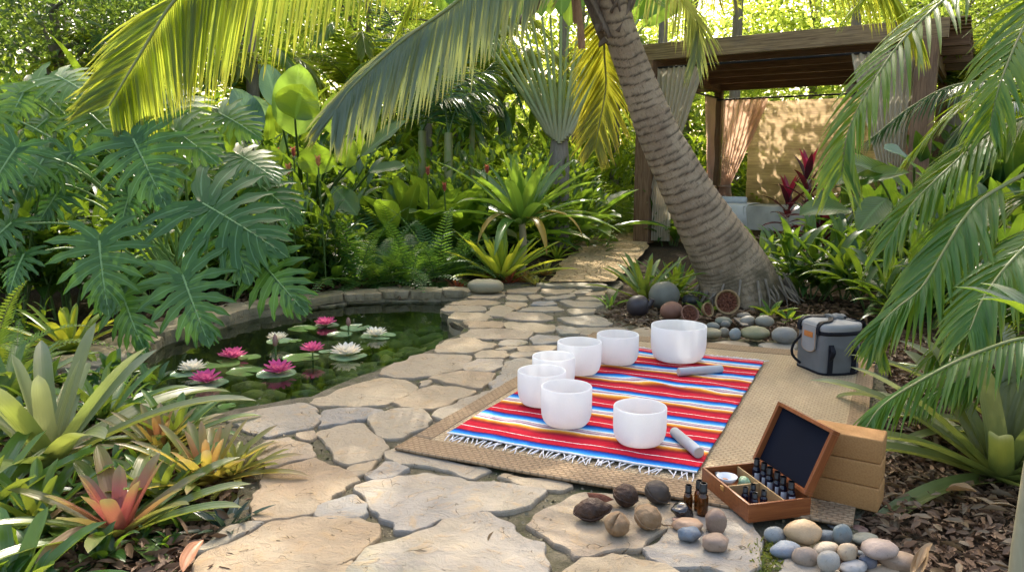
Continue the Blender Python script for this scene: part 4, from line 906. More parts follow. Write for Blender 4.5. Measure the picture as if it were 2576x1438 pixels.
shellrows([(.004, .0, 0), (.006, .006, 0), (.004, .014, 0)], M['black'], 'base_piping', cool, False)
shellrows([(.003, zz_, 0), (.007, zz_ + .004, 0), (.007, zz_ + .02, 0), (.003, zz_ + .024, 0)], M['black'], 'zip_band', cool, False)
shellrows([(.004, zz_ + .024, 0), (.006, zz_ + .035, .001), (.006, hbg - .012, .002), (.0, hbg, .002), (-.012, hbg + .006, .002)], M['baglid'], 'lid', cool)
def strap(pts, wd, name, par, mat=M['black'], thk=.004, nrm=(0, -1, 0)):
    m = MB(); c = spline(pts, 16 if len(pts) > 2 else 2); rows = []
    for i, p in enumerate(c):
        t = (c[min(i + 1, len(c) - 1)] - c[max(i - 1, 0)]).normalized(); s = t.cross(V(nrm)); s = s.normalized() if s.length > .05 else V((1, 0, 0)); n = s.cross(t).normalized()
        rows.append([p + s * wd / 2 + n * thk, p - s * wd / 2 + n * thk, p - s * wd / 2 - n * thk, p + s * wd / 2 - n * thk])
    m.grid(rows, [[(.5, 0, 0, 1)] * 4] * len(rows), 0, close=True); m.fan(rows[0], (.5, 0, 0, 1)); m.fan(rows[-1][::-1], (.5, 0, 0, 1)); return m.build(name, mat, par, smooth=False)
for fx in (.14, .62):
    x = wx * fx; yf = -.03 * math.sin(math.pi * fx) - .004
    strap([V((x, yf, .004)), V((x, yf - .002, hbg * .35)), V((x, yf, hbg * .62))], .032, 'webbing', cool)
    strap([V((x, yf - .004, hbg * .60)), V((x - .006, yf - .03, hbg * .5)), V((x - .012, yf - .022, hbg * .38)), V((x - .002, yf - .006, hbg * .30))], .03, 'handle', cool)
for fy in (.16, .80):
    y = wy * fy
    strap([V((-.010, y, zz_ + .0)), V((-.014, y, hbg - .02)), V((.012, y, hbg + .012)), V((.08, y + .012, hbg + .016)), V((wx * .42, wy * (.42 if fy < .5 else .58), hbg + .028))], .03, 'lid_strap', cool, nrm=(-.3, 0, 1))
    strap([V((wx * .72, wy * (.42 if fy < .5 else .58), hbg + .024)), V((wx * .85, y + .01, hbg + .014)), V((wx * .98, y, hbg - .0)), V((wx + .008, y, zz_ + .02))], .03, 'lid_strap', cool, nrm=(.3, 0, 1))
m = MB(); rows = []
for i in range(13):
    x = wx * (.40 + .34 * i / 12); k = .034 + .006 * math.sin(i); rows.append([V((x, wy * .5 + math.cos(a) * k * 1.25, hbg + .016 + max(-.012, math.sin(a) * k * .55 + .006))) for a in [2 * math.pi * j / 14 for j in range(14)]])
m.grid(rows, [[(.5, 0, 0, 1)] * 14] * 13, 0, close=True); m.fan(rows[0][::-1], (.5, 0, 0, 1)); m.fan(rows[-1], (.5, 0, 0, 1)); m.build('grip_wrap', M['bag'], cool)
def flap(m, e, th_, z1, z0_, hw, y0):
    pts = [(y0 + hw, z1), (y0 - hw, z1)] + [(y0 - hw * math.cos(a), z0_ + .03 - .03 * math.sin(a)) for a in [math.pi * k / 10 for k in range(11)]]
    f = [V((-.010 - e - th_, y, z)) for y, z in pts]; b = [V((-.010 - e, y, z)) for y, z in pts]
    m.grid([b, f], [[(.5, 0, 0, 1)] * len(f)] * 2, 0, close=True); m.fan(f, (.5, 0, 0, 1))
m = MB(); flap(m, 0, .010, hbg - .008, hbg * .42, .062, wy * .42); fl = m.build('pocket_flap', M['baglid'], cool, smooth=False)
m = MB(); ed = [V((-.020, wy * .42 + .062, hbg - .02))] ; ed = [V((-.0185, wy * .42 + .06, hbg - .03)), V((-.0185, wy * .42 + .06, hbg * .42 + .03))] + [V((-.0185, wy * .42 + .06 * math.cos(a), hbg * .42 + .03 - .03 * math.sin(a))) for a in [math.pi * k / 8 for k in range(9)]] + [V((-.0185, wy * .42 - .06, hbg - .03))]
tube(m, ed, .0035, 6); m.build('piping', M['trim'], fl)
m = MB(); box(m, T(-.0235, wy * .42 - .04, hbg * .72), .004, .08, .034, 0, .0018); m.build('patch', M['patch'], fl)
strap([V((-.006, wy * .7, hbg * .72)), V((-.05, wy * .78, hbg * .5)), V((-.055, wy * .78, hbg * .28)), V((-.01, wy * .7, hbg * .1))], .014, 'side_loop', cool, nrm=(0, -1, .1))
strap([V((wx + .0, wy * .15, hbg * .5)), V((wx + .05, wy * .05, hbg * .3)), V((wx + .12, -.02, .05)), V((wx + .14, .10, .02))], .045, 'shoulder_strap', cool, nrm=(0, -.6, 1))

# ================================================================== pavilion
def beam(m, a, b, wd, ht, up=UP, bev=.006):
    d = V(b) - V(a); Mx = frame(a, d, up); box(m, Mx @ T(0, -wd / 2, -ht / 2), d.length, wd, ht, 0, bev)
P1, P2 = V((2.17, 12.45, 0)), V((5.50, 10.35, 0)); fx_ = (P2 - P1).normalized(); bk = V((-fx_.y, fx_.x, 0)) * 3.75
P3, P4 = P2 + bk, P1 + bk
pav = thing('pavilion', 'open timber pavilion with curtains behind the leaning palm', 'pavilion')
def part(name, mat, fn, par=None, smooth=False):
    m = MB(); fn(m); return m.build(name, mat, par or pav, smooth)
for p in (P1, P2): part('post', M['post'], lambda m: beam(m, p, p + V((0, 0, 2.9)), .26, .26, fx_))
for p in (P3, P4): part('post', M['post'], lambda m: beam(m, p, p + V((0, 0, 2.74)), .15, .15, fx_))
ex = fx_ * .45
part('front_beam', M['beam'], lambda m: beam(m, P1 - ex + V((0, 0, 3.03)), P2 + ex * .5 + V((0, 0, 3.03)), .12, .25))
part('back_beam', M['post'], lambda m: beam(m, P4 - ex + V((0, 0, 2.86)), P3 + ex + V((0, 0, 2.86)), .12, .24))
for a, b in ((P1, P4), (P2, P3)): part('side_beam', M['post'], lambda m: beam(m, a + V((0, 0, 2.82)) + bk * .02, b + V((0, 0, 2.80)) - bk * .02, .11, .2))
for k in range(1, 5):
    o_ = bk * (k / 5); part('rafter', M['post'], lambda m: beam(m, P1 - ex + o_ + V((0, 0, 3.02 - .03 * k)), P2 + ex + o_ + V((0, 0, 3.02 - .03 * k)), .09, .20))
bn = bk.normalized()
def roof(m):
    for k in range(15):
        o_ = bn * (.18 + 3.7 * k / 15); z = 3.165 - .13 * k / 15; beam(m, P1 - ex + o_ + V((0, 0, z)), P2 + ex + o_ + V((0, 0, z)), .20, .025)
part('roof_slat', M['beam'], roof)
for a, b, z in ((P1 + bn * .1, P2 + bn * .1, 2.80), (P4 - bn * .1, P3 - bn * .1, 2.56), (P1, P4, 2.60), (P2, P3, 2.66)):
    part('curtain_rod', M['iron'], lambda m: tube(m, [a + V((0, 0, z)), b + V((0, 0, z))], .018, 8))
def curtain(label, top0, top1, ztop, gather, zg, bot, zb, n=9, seed=0, mat='curtain', rig=.05):
    """pleated cloth hung between two rod points, tied at 'gather' and falling to 'bot'"""
    top0, top1, gather, bot = V(top0), V(top1), V(gather), V(bot); d = (top1 - top0); dn = d.normalized(); nn = dn.cross(UP); rows, cols = [], []; NU, NV = n * 10, 44
    for i in range(NV + 1):
        z = ztop + (zb - ztop) * i / NV
        if z >= zg: t = (ztop - z) / (ztop - zg); k = t * t * (3 - 2 * t); k = t ** 1.15; c0, c1 = top0.lerp(gather - dn * .09, k), top1.lerp(gather + dn * .09, k)
        else: t = (zg - z) / (zg - zb); k = min(1, t * 1.6) ** .7; c0, c1 = (gather - dn * .09).lerp(bot - dn * .2, k), (gather + dn * .09).lerp(bot + dn * .2, k)
        wd = (c1 - c0).length / d.length; r = []
        for j in range(NU + 1):
            u = j / NU; a = u * n * 2 * math.pi + .6 * math.sin(u * 9 + seed) + .5 * noise.noise(V((u * 5, z * 1.2, seed)))
            p = c0.lerp(c1, u) + nn * (math.sin(a) * rig * (.55 + .4 * (1 - wd)) + noise.noise(V((u * 3, z * 2, seed))) * .03); r.append(V((p.x, p.y, z)))
        rows.append(r); cols.append([(.5, i / NV, 0, 1)] * (NU + 1))
    m = MB(); m.grid(rows, cols); t = thing('curtain', label, 'curtain', group='linen curtains of the pavilion'); m.build('drape', M[mat], t)
    m = MB(); g2 = gather + V((0, 0, zg)); pts = [g2 + dn * .12 * math.cos(a) + nn * .085 * math.sin(a) for a in [2 * math.pi * k / 16 for k in range(17)]]; tube(m, pts, .022, 6); m.build('tie', M[mat], t); return t
f1 = P1 + bn * .10
curtain('sage linen curtain tied beside the front post behind the leaning palm trunk', f1 + fx_ * .12, f1 + fx_ * .88, 2.80, P1 + fx_ * .28, 1.15, P1 + fx_ * .25, .05, 9, 1)
f2 = P2 + bn * .10
curtain('sage linen curtain on the thick post at the frond covered corner of the pavilion', f2 - fx_ * .95, f2 - fx_ * .12, 2.80, P2 - fx_ * .30, .95, P2 - fx_ * .25, .05, 9, 2)
b4 = P4 - bn * .10
curtain('rosy sunlit curtain tied next to the bamboo blind, on its palm side', b4 + fx_ * .12, b4 + fx_ * 1.0, 2.56, P4 + fx_ * .2, .85, P4 + fx_ * .2, .05, 8, 3, 'curtain_sunlit')
curtain('narrow sunlit rosy curtain hanging on the side rod beside the thin back post', P4 - bn * .85 , P4 - bn * .2, 2.58, P4 - bn * .32, .85, P4 - bn * .32, .05, 6, 4, 'curtain_sunlit')
b3 = P3 - bn * .10
curtain('rosy sunlit curtain at the frond covered end of the bamboo blind', b3 - fx_ * .95, b3 - fx_ * .1, 2.56, P3 - fx_ * .2, .85, P3 - fx_ * .2, .05, 8, 5, 'curtain_sunlit')
mb = MB(); q0, q1 = P4 + fx_ * .62 + bn * .02, P3 - fx_ * .15 + bn * .02
rows = [[q0.lerp(q1, j / 24) + V((0, 0, 2.50 + (.42 - 2.50) * i / 40)) + bn * (.012 * math.sin(i * .9) + .012 * noise.noise(V((j * .3, i * .2, 2)))) for j in range(25)] for i in range(41)]
mb.grid(rows, [[(j / 24, i / 40, 0, 1) for j in range(25)] for i in range(41)])
o = mb.build('bamboo_blind', M['blind']); tag(o, 'lowered bamboo blind glowing in the sun at the back of the pavilion', 'blind')
tm = (P1 + P2 + P3 + P4) / 4 - bn * .35; tt = thing('massage_table', 'massage table with a sage cover inside the pavilion', 'massage table')
part('top', M['couch'], lambda m: beam(m, tm - fx_ * 1.15 + V((0, 0, .545)), tm + fx_ * 1.0 + V((0, 0, .545)), .75, .10, bev=.03), tt, True)
def cover(m):
    rows = []; 
    for i in range(31):
        s_ = -1.18 + 2.21 * i / 30; r = []
        for j in range(17):
            v = -1 + 2 * j / 16; y = v * .385; z = .598; 
            if abs(v) > .98: pass
            r.append(tm + fx_ * s_ + bn * y + V((0, 0, z)))
        fr = [tm + fx_ * s_ - bn * (.388 + .012 * math.sin(i * 1.1)) + V((0, 0, z)) for z in (.2, .4, .59)]
        rows.append(fr + r)
    m.grid(rows, [[(.5, 0, 0, 1)] * len(rows[0])] * 31)
part('cover', M['couch'], cover, tt, True)
for sx in (-1.0, .85):
    for sy in (-.3, .3): part('leg', M['post'], lambda m: beam(m, tm + fx_ * sx + bn * sy, tm + fx_ * sx + bn * sy + V((0, 0, .49)), .06, .06, fx_), tt)
def sheet(m):
    rows = []
    for i in range(15):
        s_ = -1.21 + .62 * i / 14; pr_ = [(-.402 - .01 * math.sin(i * 1.3), z) for z in (.24 - .05 * i / 14 , .4, .56)] + [(-.39, .608)] + [(-.39 + .78 * j / 8, .612) for j in range(1, 9)]
        rows.append([tm + fx_ * (s_ + (.12 if k < 3 else 0) * (i / 14) * (.3 - z_)) + bn * y + V((0, 0, z_)) for k, (y, z_) in enumerate(pr_)])
    m.grid(rows, [[(.5, 0, 0, 1)] * len(rows[0])] * 15)
mb = MB(); sheet(mb); o = mb.build('sheet', M['sheet']); tag(o, 'white sheet draped over the head end of the massage table', 'sheet'); md = o.modifiers.new('t', 'SOLIDIFY'); md.thickness = .006
mb = MB(); c0 = tm - fx_ * .98 + V((0, 0, .67))
tube(mb, [c0 - fx_ * .26 , c0 - fx_ * .24, c0 + fx_ * .24, c0 + fx_ * .26], [.05, .062, .062, .05], 14); o = mb.build('rolled_towel', M['towel']); tag(o, 'rolled grey towel on the massage table beside the palm trunk', 'towel')

# ================================================================== plant builders
def bare(p): return V((p.x, p.y, gz(p.x, p.y) - .01))
def rosette(m, n, L, Wd, e0=85, e1=5, bend=1.0, prof=p_strap, chan=.25, nseg=9, na=4, inner=.55, tube0=.02, wav=0., jit=6, z0=0.):
    for i in range(n):
        f = (i + .5) / n; az = i * 2.39996 + U(-.25, .25); el = R(e0 + (e1 - e0) * f ** .85 + U(-jit, jit)); d = V((math.cos(az) * math.cos(el), math.sin(az) * math.cos(el), math.sin(el)))
        l = L * (inner + (1 - inner) * min(1, f * 1.7)) * U(.85, 1.08)
        leaf(m, V((d.x * tube0, d.y * tube0, .01 + z0 * (1 - f))), d, l, Wd * U(.85, 1.1) * (.75 + .25 * min(1, f * 2)), prof, bend * (.35 + f * .95) * U(.7, 1.25), nseg, na, chan, age=f, wav=wav)
def brom(name, label, cat, loc, n, L, Wd, mat, group=None, rz=0, core=None, sc=1, **kw):
    t = thing(name, label, cat, loc, rz, group); m = MB(); rosette(m, n, L, Wd, **kw); m.build('leaves', M[mat], t)
    if core:
        m = MB(); leaf_n = 5
        for i in range(leaf_n): a = i * 2.4; leaf(m, V((0, 0, .03)), V((math.cos(a) * .25, math.sin(a) * .25, 1)), L * .38 * U(.8, 1), Wd * .8, p_lance, .2, 5, 2, .3)
        m.build('flower_spike', M[core], t)
    t.scale = (sc,) * 3; return t
def phil_leaf(m, A, Tp, nrm, wf=1.0, lim=0):
    A, Tp = V(A), V(Tp); x = (Tp - A); Lm = x.length; x.normalize(); n = V(nrm); n = (n - x * n.dot(x)).normalized(); s = n.cross(x)
    rnd = U(0, 1); bx, by = U(.10, .22), U(.12, .3)
    def mp(a, b, dz=0): return A + x * a * Lm + s * b * Lm * wf + n * Lm * (-bx * max(a, -.2) ** 2 - by * b * b * (1 if abs(b) < .5 else .9) + dz + .012 * math.sin(a * 20) * abs(b))
    K = [(-.05, .10, .60, 150), (.0, .12, .62, 124), (.06, .17, .58, 98), (.16, .27, .55, 82), (.26, .38, .50, 70), (.37, .49, .45, 60), (.48, .60, .39, 50), (.58, .70, .32, 42), (.69, .80, .25, 34), (.78, .90, .17, 26)]
    for sg in (1, -1):
        for (a0, a1, ln0, th0) in K:
            ln = ln0; th = R(th0 + U(-5, 5)); ln *= U(.88, 1.08); rows, cols = [], []; ph = U(0, 6); w0 = (a1 - a0) * 1.02; dzl = .004 * (K.index((a0, a1, ln0, th0)) % 2)
            for i in range(10):
                t = i / 9; ca, cb = (a0 + a1) / 2 + math.cos(th - .25 * t) * ln * t, math.sin(th - .25 * t) * ln * t
                w_ = max(w0 * (1 - t) ** .4, .0) * (.18 + .82 * max(0, 1 - t / .28)) + ln * .185 * (math.sin(math.pi * min(1, t * 1.02) ** .9) ** .75 if t < .98 else 0) * (1 + .34 * math.sin(t * 15 + ph)) + .004
                pa, pb = -math.sin(th - .2 * t), math.cos(th - .2 * t); r, c = [], []
                for j in range(5):
                    u = j / 2 - 1; aa, bb = ca + pa * u * w_ / 2, cb + pb * u * w_ / 2
                    r.append(mp(aa, sg * max(0, bb), .010 * abs(u) - .05 * t * t + dzl)); c.append((rnd, t * .9, j / 4, 1))
                rows.append(r); cols.append(c)
            m.grid(rows, cols)
    rows, cols = [], []
    for i in range(8):
        t = i / 7; w_ = .05 * (1 - t) ** .6 + .05 * math.sin(math.pi * t); rows.append([mp(.78 + .22 * t, u * w_, 0) for u in (-1, 0, 1)]); cols.append([(rnd, t, j / 2, 1) for j in range(3)])
    m.grid(rows, cols)
    tube(m, [mp(a, 0, .004) for a in (0, .25, .5, .75, .98)], [.009, .0075, .006, .004, .002], 5, 1)
def fern_mesh(n=14, L=.8, pin=.085, pairs=26, e0=75, e1=15, bend=1.5, wd=.017):
    m = MB()
    for i in range(n):
        f = (i + .5) / n; az = i * 2.39996 + U(-.3, .3); el = R(e0 + (e1 - e0) * f + U(-8, 8)); d = V((math.cos(az) * math.cos(el), math.sin(az) * math.cos(el), math.sin(el))); p = V((d.x, d.y, 0)) * .03
        l = L * U(.75, 1.1); pts = [p.copy()]; st = l / 16
        for k in range(16): p = p + d * st; d = (d + V((0, 0, -bend / 16 * (.4 + 1.2 * k / 16)))).normalized(); pts.append(p.copy())
        tube(m, pts, [.004 * (1 - .8 * k / 16) + .0008 for k in range(17)], 4, 1, cap=False); rn = U(0, 1)
        for k in range(pairs):
            t = .10 + .9 * (k + .5) / pairs; q = t * 16; a = min(int(q), 15); pp = pts[a].lerp(pts[a + 1], q - a); tg = (pts[a + 1] - pts[a]).normalized(); sd_ = tg.cross(UP); sd_ = sd_.normalized() if sd_.length > .1 else V((1, 0, 0)); nn = sd_.cross(tg)
            ln = pin * min(1, .45 + t * 2.2) * (1 - max(0, t - .35) / .65) ** .75 + .008
            for sg in (1, -1): leaf(m, pp, sd_ * sg + tg * .35 + nn * .12, ln * U(.9, 1.1), wd * (.5 + .5 * ln / pin), p_let, .35, 3, 2, .1, rnd=rn + U(-.1, .1), up=nn, age=t)
    return m
def ginger_mesh(ns=6, H=1.1, L=.38, Wd=.075, lean=.25, per=9, mat_leaf=0):
    m = MB()
    for i in range(ns):
        a = U(0, 6.28); p = V((math.cos(a), math.sin(a), 0)) * U(0, .22); d = V((math.cos(a) * lean * U(.3, 1.5), math.sin(a) * lean * U(.3, 1.5), 1)).normalized(); h = H * U(.65, 1.1); pts = [p.copy()]
        for k in range(8): p = p + d * h / 8; d = (d + V((math.cos(a), math.sin(a), 0)) * .05).normalized(); pts.append(p.copy())
        tube(m, pts, [.012 * (1 - .6 * k / 8) for k in range(9)], 5, 1, cap=False); a0 = U(0, 6.28)
        for k in range(per):
            t = .25 + .75 * k / (per - 1); q = t * 8; b = min(int(q), 7); pp = pts[b].lerp(pts[b + 1], q - b); az = a0 + math.pi * k + U(-.4, .4); el = U(.3, .8) if k < per - 2 else U(.9, 1.3)
            leaf(m, pp, V((math.cos(az) * math.cos(el), math.sin(az) * math.cos(el), math.sin(el))), L * U(.8, 1.15), Wd * U(.8, 1.15), p_lance, U(.9, 1.6), 7, 2, .22)
    return m
def shrub_mesh(n=260, r=.45, h=.7, L=.16, Wd=.06):
    m = MB()
    for i in range(n):
        a, b = U(0, 6.28), math.acos(U(0, 1)); q = U(.35, 1) ** .5; p = V((math.cos(a) * math.sin(b) * r, math.sin(a) * math.sin(b) * r, math.cos(b) * h)) * q
        d = V((p.x / r, p.y / r, p.z / h + .2)).normalized() + rv(.6); leaf(m, p + V((0, 0, .03)), d, L * U(.6, 1.2), Wd * U(.7, 1.2), p_lance, U(.5, 1.3), 4, 2, .2)
    return m
def mkplant(name, label, cat, m, mats, group=None, part_name='leaves'):
    t = thing(name, label, cat, (0, 0, -50), 0, group); m.build(part_name, mats, t); return t
def placer(proto):
    used = []
    def f(p, rz=None, sc=1.0, label=None):
        rz = U(0, 6.28) if rz is None else rz
        if not used: used.append(1); proto.location = p; proto.rotation_euler = (0, 0, rz); proto.scale = (sc,) * 3; o = proto
        else: o = dup(proto, p, rz, sc)
        if label: o['label'] = label
        return o
    return f

# ================================================================== leaning coconut palm
cp_ = [(1875, 742, 7.25, 112), (1842, 680, 7.2, 96), (1800, 605, 7.1, 82), (1750, 520, 7.0, 70), (1703, 430, 6.9, 62), (1660, 345, 6.8, 55), (1622, 250, 6.7, 49), (1590, 165, 6.6, 45), (1562, 85, 6.5, 43), (1545, 20, 6.45, 42), (1530, -40, 6.4, 42)]
base3 = [W(a, b, d) for a, b, d, r in cp_]; base3[0].z = -.08
NT_ = 300; cl = spline(base3, NT_); rd = [r * .94 / FPX * d for a, b, d, r in cp_]
coco = thing('coconut_palm', 'leaning coconut palm with ringed grey trunk beside the pavilion', 'palm tree', V((base3[0].x, base3[0].y, 0)))
CL = coco.location.copy()
def addp(m, name, mats, par, smooth=True): o = m.build(name, mats, par, smooth); o.location = -par.location if par is coco else (0, 0, 0); return o
scar = []; s_acc = 0; nxt = .05; ph = 0
rows, cols = [], []; ring_at = []; dist = 0
for i in range(NT_ + 1):
    if i: dist += (cl[i] - cl[i - 1]).length
    ring_at.append(dist)
tot = dist; edges_ = []; q = .03
while q < tot: edges_.append(q); q += U(.05, .105) * (.75 + .6 * q / tot)
edges_ = np.array(edges_)
x = V((0, -1, 0))
for i, p in enumerate(cl):
    t = (cl[min(i + 1, NT_)] - cl[max(i - 1, 0)]).normalized(); x = (x - t * x.dot(t)).normalized(); y = t.cross(x); f = i / NT_ * (len(rd) - 1); k = min(int(f), len(rd) - 2); r0 = rd[k] + (rd[k + 1] - rd[k]) * (f - k)
    row, cc = [], []
    for j in range(49):
        a = 2 * math.pi * (j % 48) / 48; s_ = ring_at[i] + .022 * math.sin(a + i * .004) + .02 * noise.noise(V((math.cos(a) * 1.3, math.sin(a) * 1.3, ring_at[i] * 1.5)))
        e = edges_[np.searchsorted(edges_, s_) - 1] if s_ > edges_[0] else 0; w_ = (s_ - e); k2 = max(0, 1 - w_ / .08)
        br = noise.noise(V((math.cos(a) * 3, math.sin(a) * 3, e * 7))); foot = max(0, 1 - ring_at[i] / .9)
        scr = max(0, 1 - w_ / (.016 + .04 * max(0, br + .25))) * (1 if br > -.35 else .3)
        r = r0 * (1 + (.012 + .026 * min(1, ring_at[i] / tot / .4)) * k2 * (1 + br) - .02 + .03 * noise.noise(V((math.cos(a) * 2, math.sin(a) * 2, ring_at[i] * 3))) + .05 * foot * noise.noise(V((math.cos(a) * 5, math.sin(a) * 5, ring_at[i] * 5))))
        row.append(p + (x * math.cos(a) + y * math.sin(a)) * r - CL); cc.append((min(1, scr * (.25 + .9 * min(1, ring_at[i] / tot / .45))), ring_at[i] / tot, j / 48, 1))
    rows.append(row); cols.append(cc)
m = MB(); m.grid(rows, cols, 0); m.build('trunk', M['bark'], coco)
m = MB()
for i in range(70):
    a = U(0, 6.28); r0_ = U(.36, .46); e = V((math.cos(a), math.sin(a), 0)); tube(m, spline([e * (r0_ - .06) + V((0, 0, U(.08, .26))), e * (r0_ + .03) + V((0, 0, .07)), e * (r0_ + U(.04, .15)) + rv(.04) * 1.0 + V((0, 0, -.02))], 6), [.014, .012, .011, .01, .008, .006, .004], 5)
m.build('roots', M['trunk'], coco).name = 'root_mass'
CR = W(1538, -5, 6.42)
for i in range(13):
    a = i * 2.4; h = U(-.05, .45); o0 = V((math.cos(a), math.sin(a), 0)) * .13 + V((0, 0, h - .1)); d = V((math.cos(a) * .55, math.sin(a) * .55, 1)).normalized(); m = MB()
    leaf(m, CR + o0 - d * .28, d, .75 * U(.8, 1.1), .22, lambda t: .95 - .55 * t, .1 - .5 * h, 8, 6, .35, .5, up=V((math.cos(a), math.sin(a), -.3)))
    o = m.build('frond_base', M['boot'], coco); o.location = -CL; md = o.modifiers.new('t', 'SOLIDIFY'); md.thickness = .018
for px, py, py2, wd, dd in ((1465, 20, 122, .065, 6.2), (1450, -10, 60, .05, 6.3)):
    m = MB(); a, b = W(px - 12, py - 40, dd), W(px, py2, dd); leaf(m, a, b - a, (b - a).length, wd, lambda t: (.6 + .4 * t) * (1 if t < .97 else .8), .1, 10, 5, .3, .5, up=V((0, 1, .1)), wav=.12); o = m.build('fibre_sheath', M['fibre'], coco); o.location = -CL
m = MB(); leaf(m, W(1372, -25, 6.2), W(1300, 62, 6.2) - W(1372, -25, 6.2), .36, .075, p_lance, .12, 10, 4, .5, up=V((.3, 1, .1))); o = m.build('spathe', M['boot'], coco); o.location = -CL; md = o.modifiers.new('t', 'SOLIDIFY'); md.thickness = .012
def cfrond(pts, mat, n=85, L=.8, **kw):
    m = frond([CR] + [W(*p) for p in pts], L, n, **kw); o = m.build('frond', [M[mat], M['rachis']], coco); o.location = -CL
cfrond([(1300, -175, 6.2), (1000, -170, 5.9), (750, -115, 5.7), (570, -70, 5.6), (450, -10, 5.5), (345, 150, 5.45), (276, 265, 5.4)], 'coco', 150, 1.06, s2=.70, fw2=.1, hang=1.35, hang2=.12, sw=.9, upn=(0, -1, .5), fwd=.5, wd=.044, upv=0, bend=.4, rr=.026, start=.10, jit=.04, basescale=.30, bk=1.75, tipscale=.32)
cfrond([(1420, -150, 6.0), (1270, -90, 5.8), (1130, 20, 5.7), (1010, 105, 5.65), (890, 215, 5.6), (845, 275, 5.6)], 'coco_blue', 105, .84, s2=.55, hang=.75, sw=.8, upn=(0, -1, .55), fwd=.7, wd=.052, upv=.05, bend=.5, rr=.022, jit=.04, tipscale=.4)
cfrond([(1522, 60, 6.75), (1520, 130, 7.0), (1524, 220, 7.2), (1508, 310, 7.25), (1497, 372, 7.25)], 'coco_yellow', 62, .60, hang=.35, fwd=.75, wd=.034, upv=.1, rr=.012, bend=.3, tipscale=.4, upn=(0, -1, .2))
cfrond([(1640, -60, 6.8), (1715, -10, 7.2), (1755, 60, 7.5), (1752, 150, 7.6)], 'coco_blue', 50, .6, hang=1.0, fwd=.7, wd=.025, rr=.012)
cfrond([(1750, -160, 6.6), (1950, -170, 6.7), (2120, -110, 6.8), (2250, -10, 6.9), (2310, 80, 7)], 'coco', 95, .7, hang=1.5, sw=.6, fwd=.5, wd=.036, rr=.018, start=.15)
cfrond([(1450, -250, 6.9), (1350, -300, 7.6), (1200, -230, 8.2), (1080, -80, 8.6), (1010, 60, 8.8)], 'coco', 70, .8, hang=1.2, wd=.04, rr=.02)
cfrond([(1600, -300, 6.0), (1500, -600, 5.0), (1400, -800, 4.2), (1300, -700, 3.6)], 'coco', 80, .8, hang=.9, wd=.04, rr=.024)
cfrond([(1700, -250, 6.3), (1950, -500, 5.6), (2150, -600, 5.0), (2350, -520, 4.6)], 'coco', 80, .8, hang=.9, wd=.04, rr=.024)
cfrond([(1580, -300, 7.0), (1650, -450, 8), (1700, -400, 9), (1760, -160, 9.8), (1800, -20, 10.2)], 'coco_yellow', 75, .75, hang=1.2, wd=.036, rr=.02)

# ================================================================== philodendron by the pond
M['phil_rib'] = plain('philodendron_rib', (.16, .28, .09), (.20, .32, .11), .4)
ph = thing('philodendron', 'large split leaf philodendron hanging over the far pond edge', 'plant', V((-2.9, 6.4, 0)))
PHL = ph.location.copy(); root = V((-2.75, 6.3, .0))
def ph_add(ax, ay, tx, ty, d, wf=1.0, lime=False, nrm=(.05, -.75, .65), dt=-.12):
    m = MB(); A, Tp = W(ax, ay, d), W(tx, ty, d + dt); Tp = A + (Tp - A) * 1.16; phil_leaf(m, A, Tp, V(nrm) + rv(.12), wf * 1.2)
    a2 = root + V((U(-.25, .25), U(-.2, .2), U(.1, .5))); mid = a2.lerp(A, .6) + V((0, .05, .18)); c = spline([a2, mid, A], 12); tube(m, c, [.013 - .006 * k / 12 for k in range(13)], 6, 1)
    o = m.build('leaf', [M['phil_lime' if lime else 'phil'], M['phil_rib']], ph); o.location = -PHL
for a in [(250, 606, 262, 762, 5.0, .98), (336, 350, 402, 492, 5.4, 1.02), (460, 692, 512, 842, 5.0, .95), (510, 512, 690, 612, 5.25, .98, False, (-.35, -.5, .8)), (655, 655, 748, 765, 5.3, .95, False, (-.3, -.55, .75)), (305, 725, 345, 862, 5.1, .85, False, (.0, -.8, .4)),
          (42, 372, -30, 470, 5.0, 1.05, False, (.3, -.6, .7)), (560, 290, 640, 330, 5.9, .9, True), (180, 390, 110, 470, 5.5, .95, False, (.3, -.6, .6)), (470, 400, 560, 470, 5.8, .95, True, (-.1, -.6, .7)), (640, 455, 740, 530, 5.9, .9, False, (-.3, -.5, .8)),
          (120, 300, 60, 345, 5.7, 1.0, True, (.2, -.4, .9)), (430, 250, 520, 320, 6.0, 1.0, True, (-.1, -.4, .9)), (90, 215, 170, 290, 5.9, 1.0, True, (0, -.5, .8)), (600, 560, 640, 640, 5.9, .8, False), (30, 560, -60, 640, 5.2, .9, False), (150, 480, 90, 560, 6.0, .9, False), (255, 250, 200, 300, 6.0, .9, True), (60, 235, 20, 300, 5.6, 1.0, True, (.2, -.5, .8)), (150, 195, 230, 235, 5.7, 1.0, True, (0, -.4, .9)), (-20, 270, -60, 350, 5.4, 1.0, True, (.3, -.5, .8)), (230, 290, 300, 350, 5.6, 1.0, True, (0, -.5, .8)), (110, 400, 60, 480, 5.3, 1.0, False), (15, 450, -50, 520, 5.2, 1.0, False), (330, 480, 300, 560, 5.6, .9, False), (440, 330, 530, 390, 5.6, 1.0, True, (-.1, -.5, .8)), (600, 390, 690, 440, 5.8, .95, False, (-.2, -.5, .8)), (580, 580, 620, 690, 5.2, .9, False), (60, 640, 20, 720, 5.2, .8, False)]: ph_add(*a)

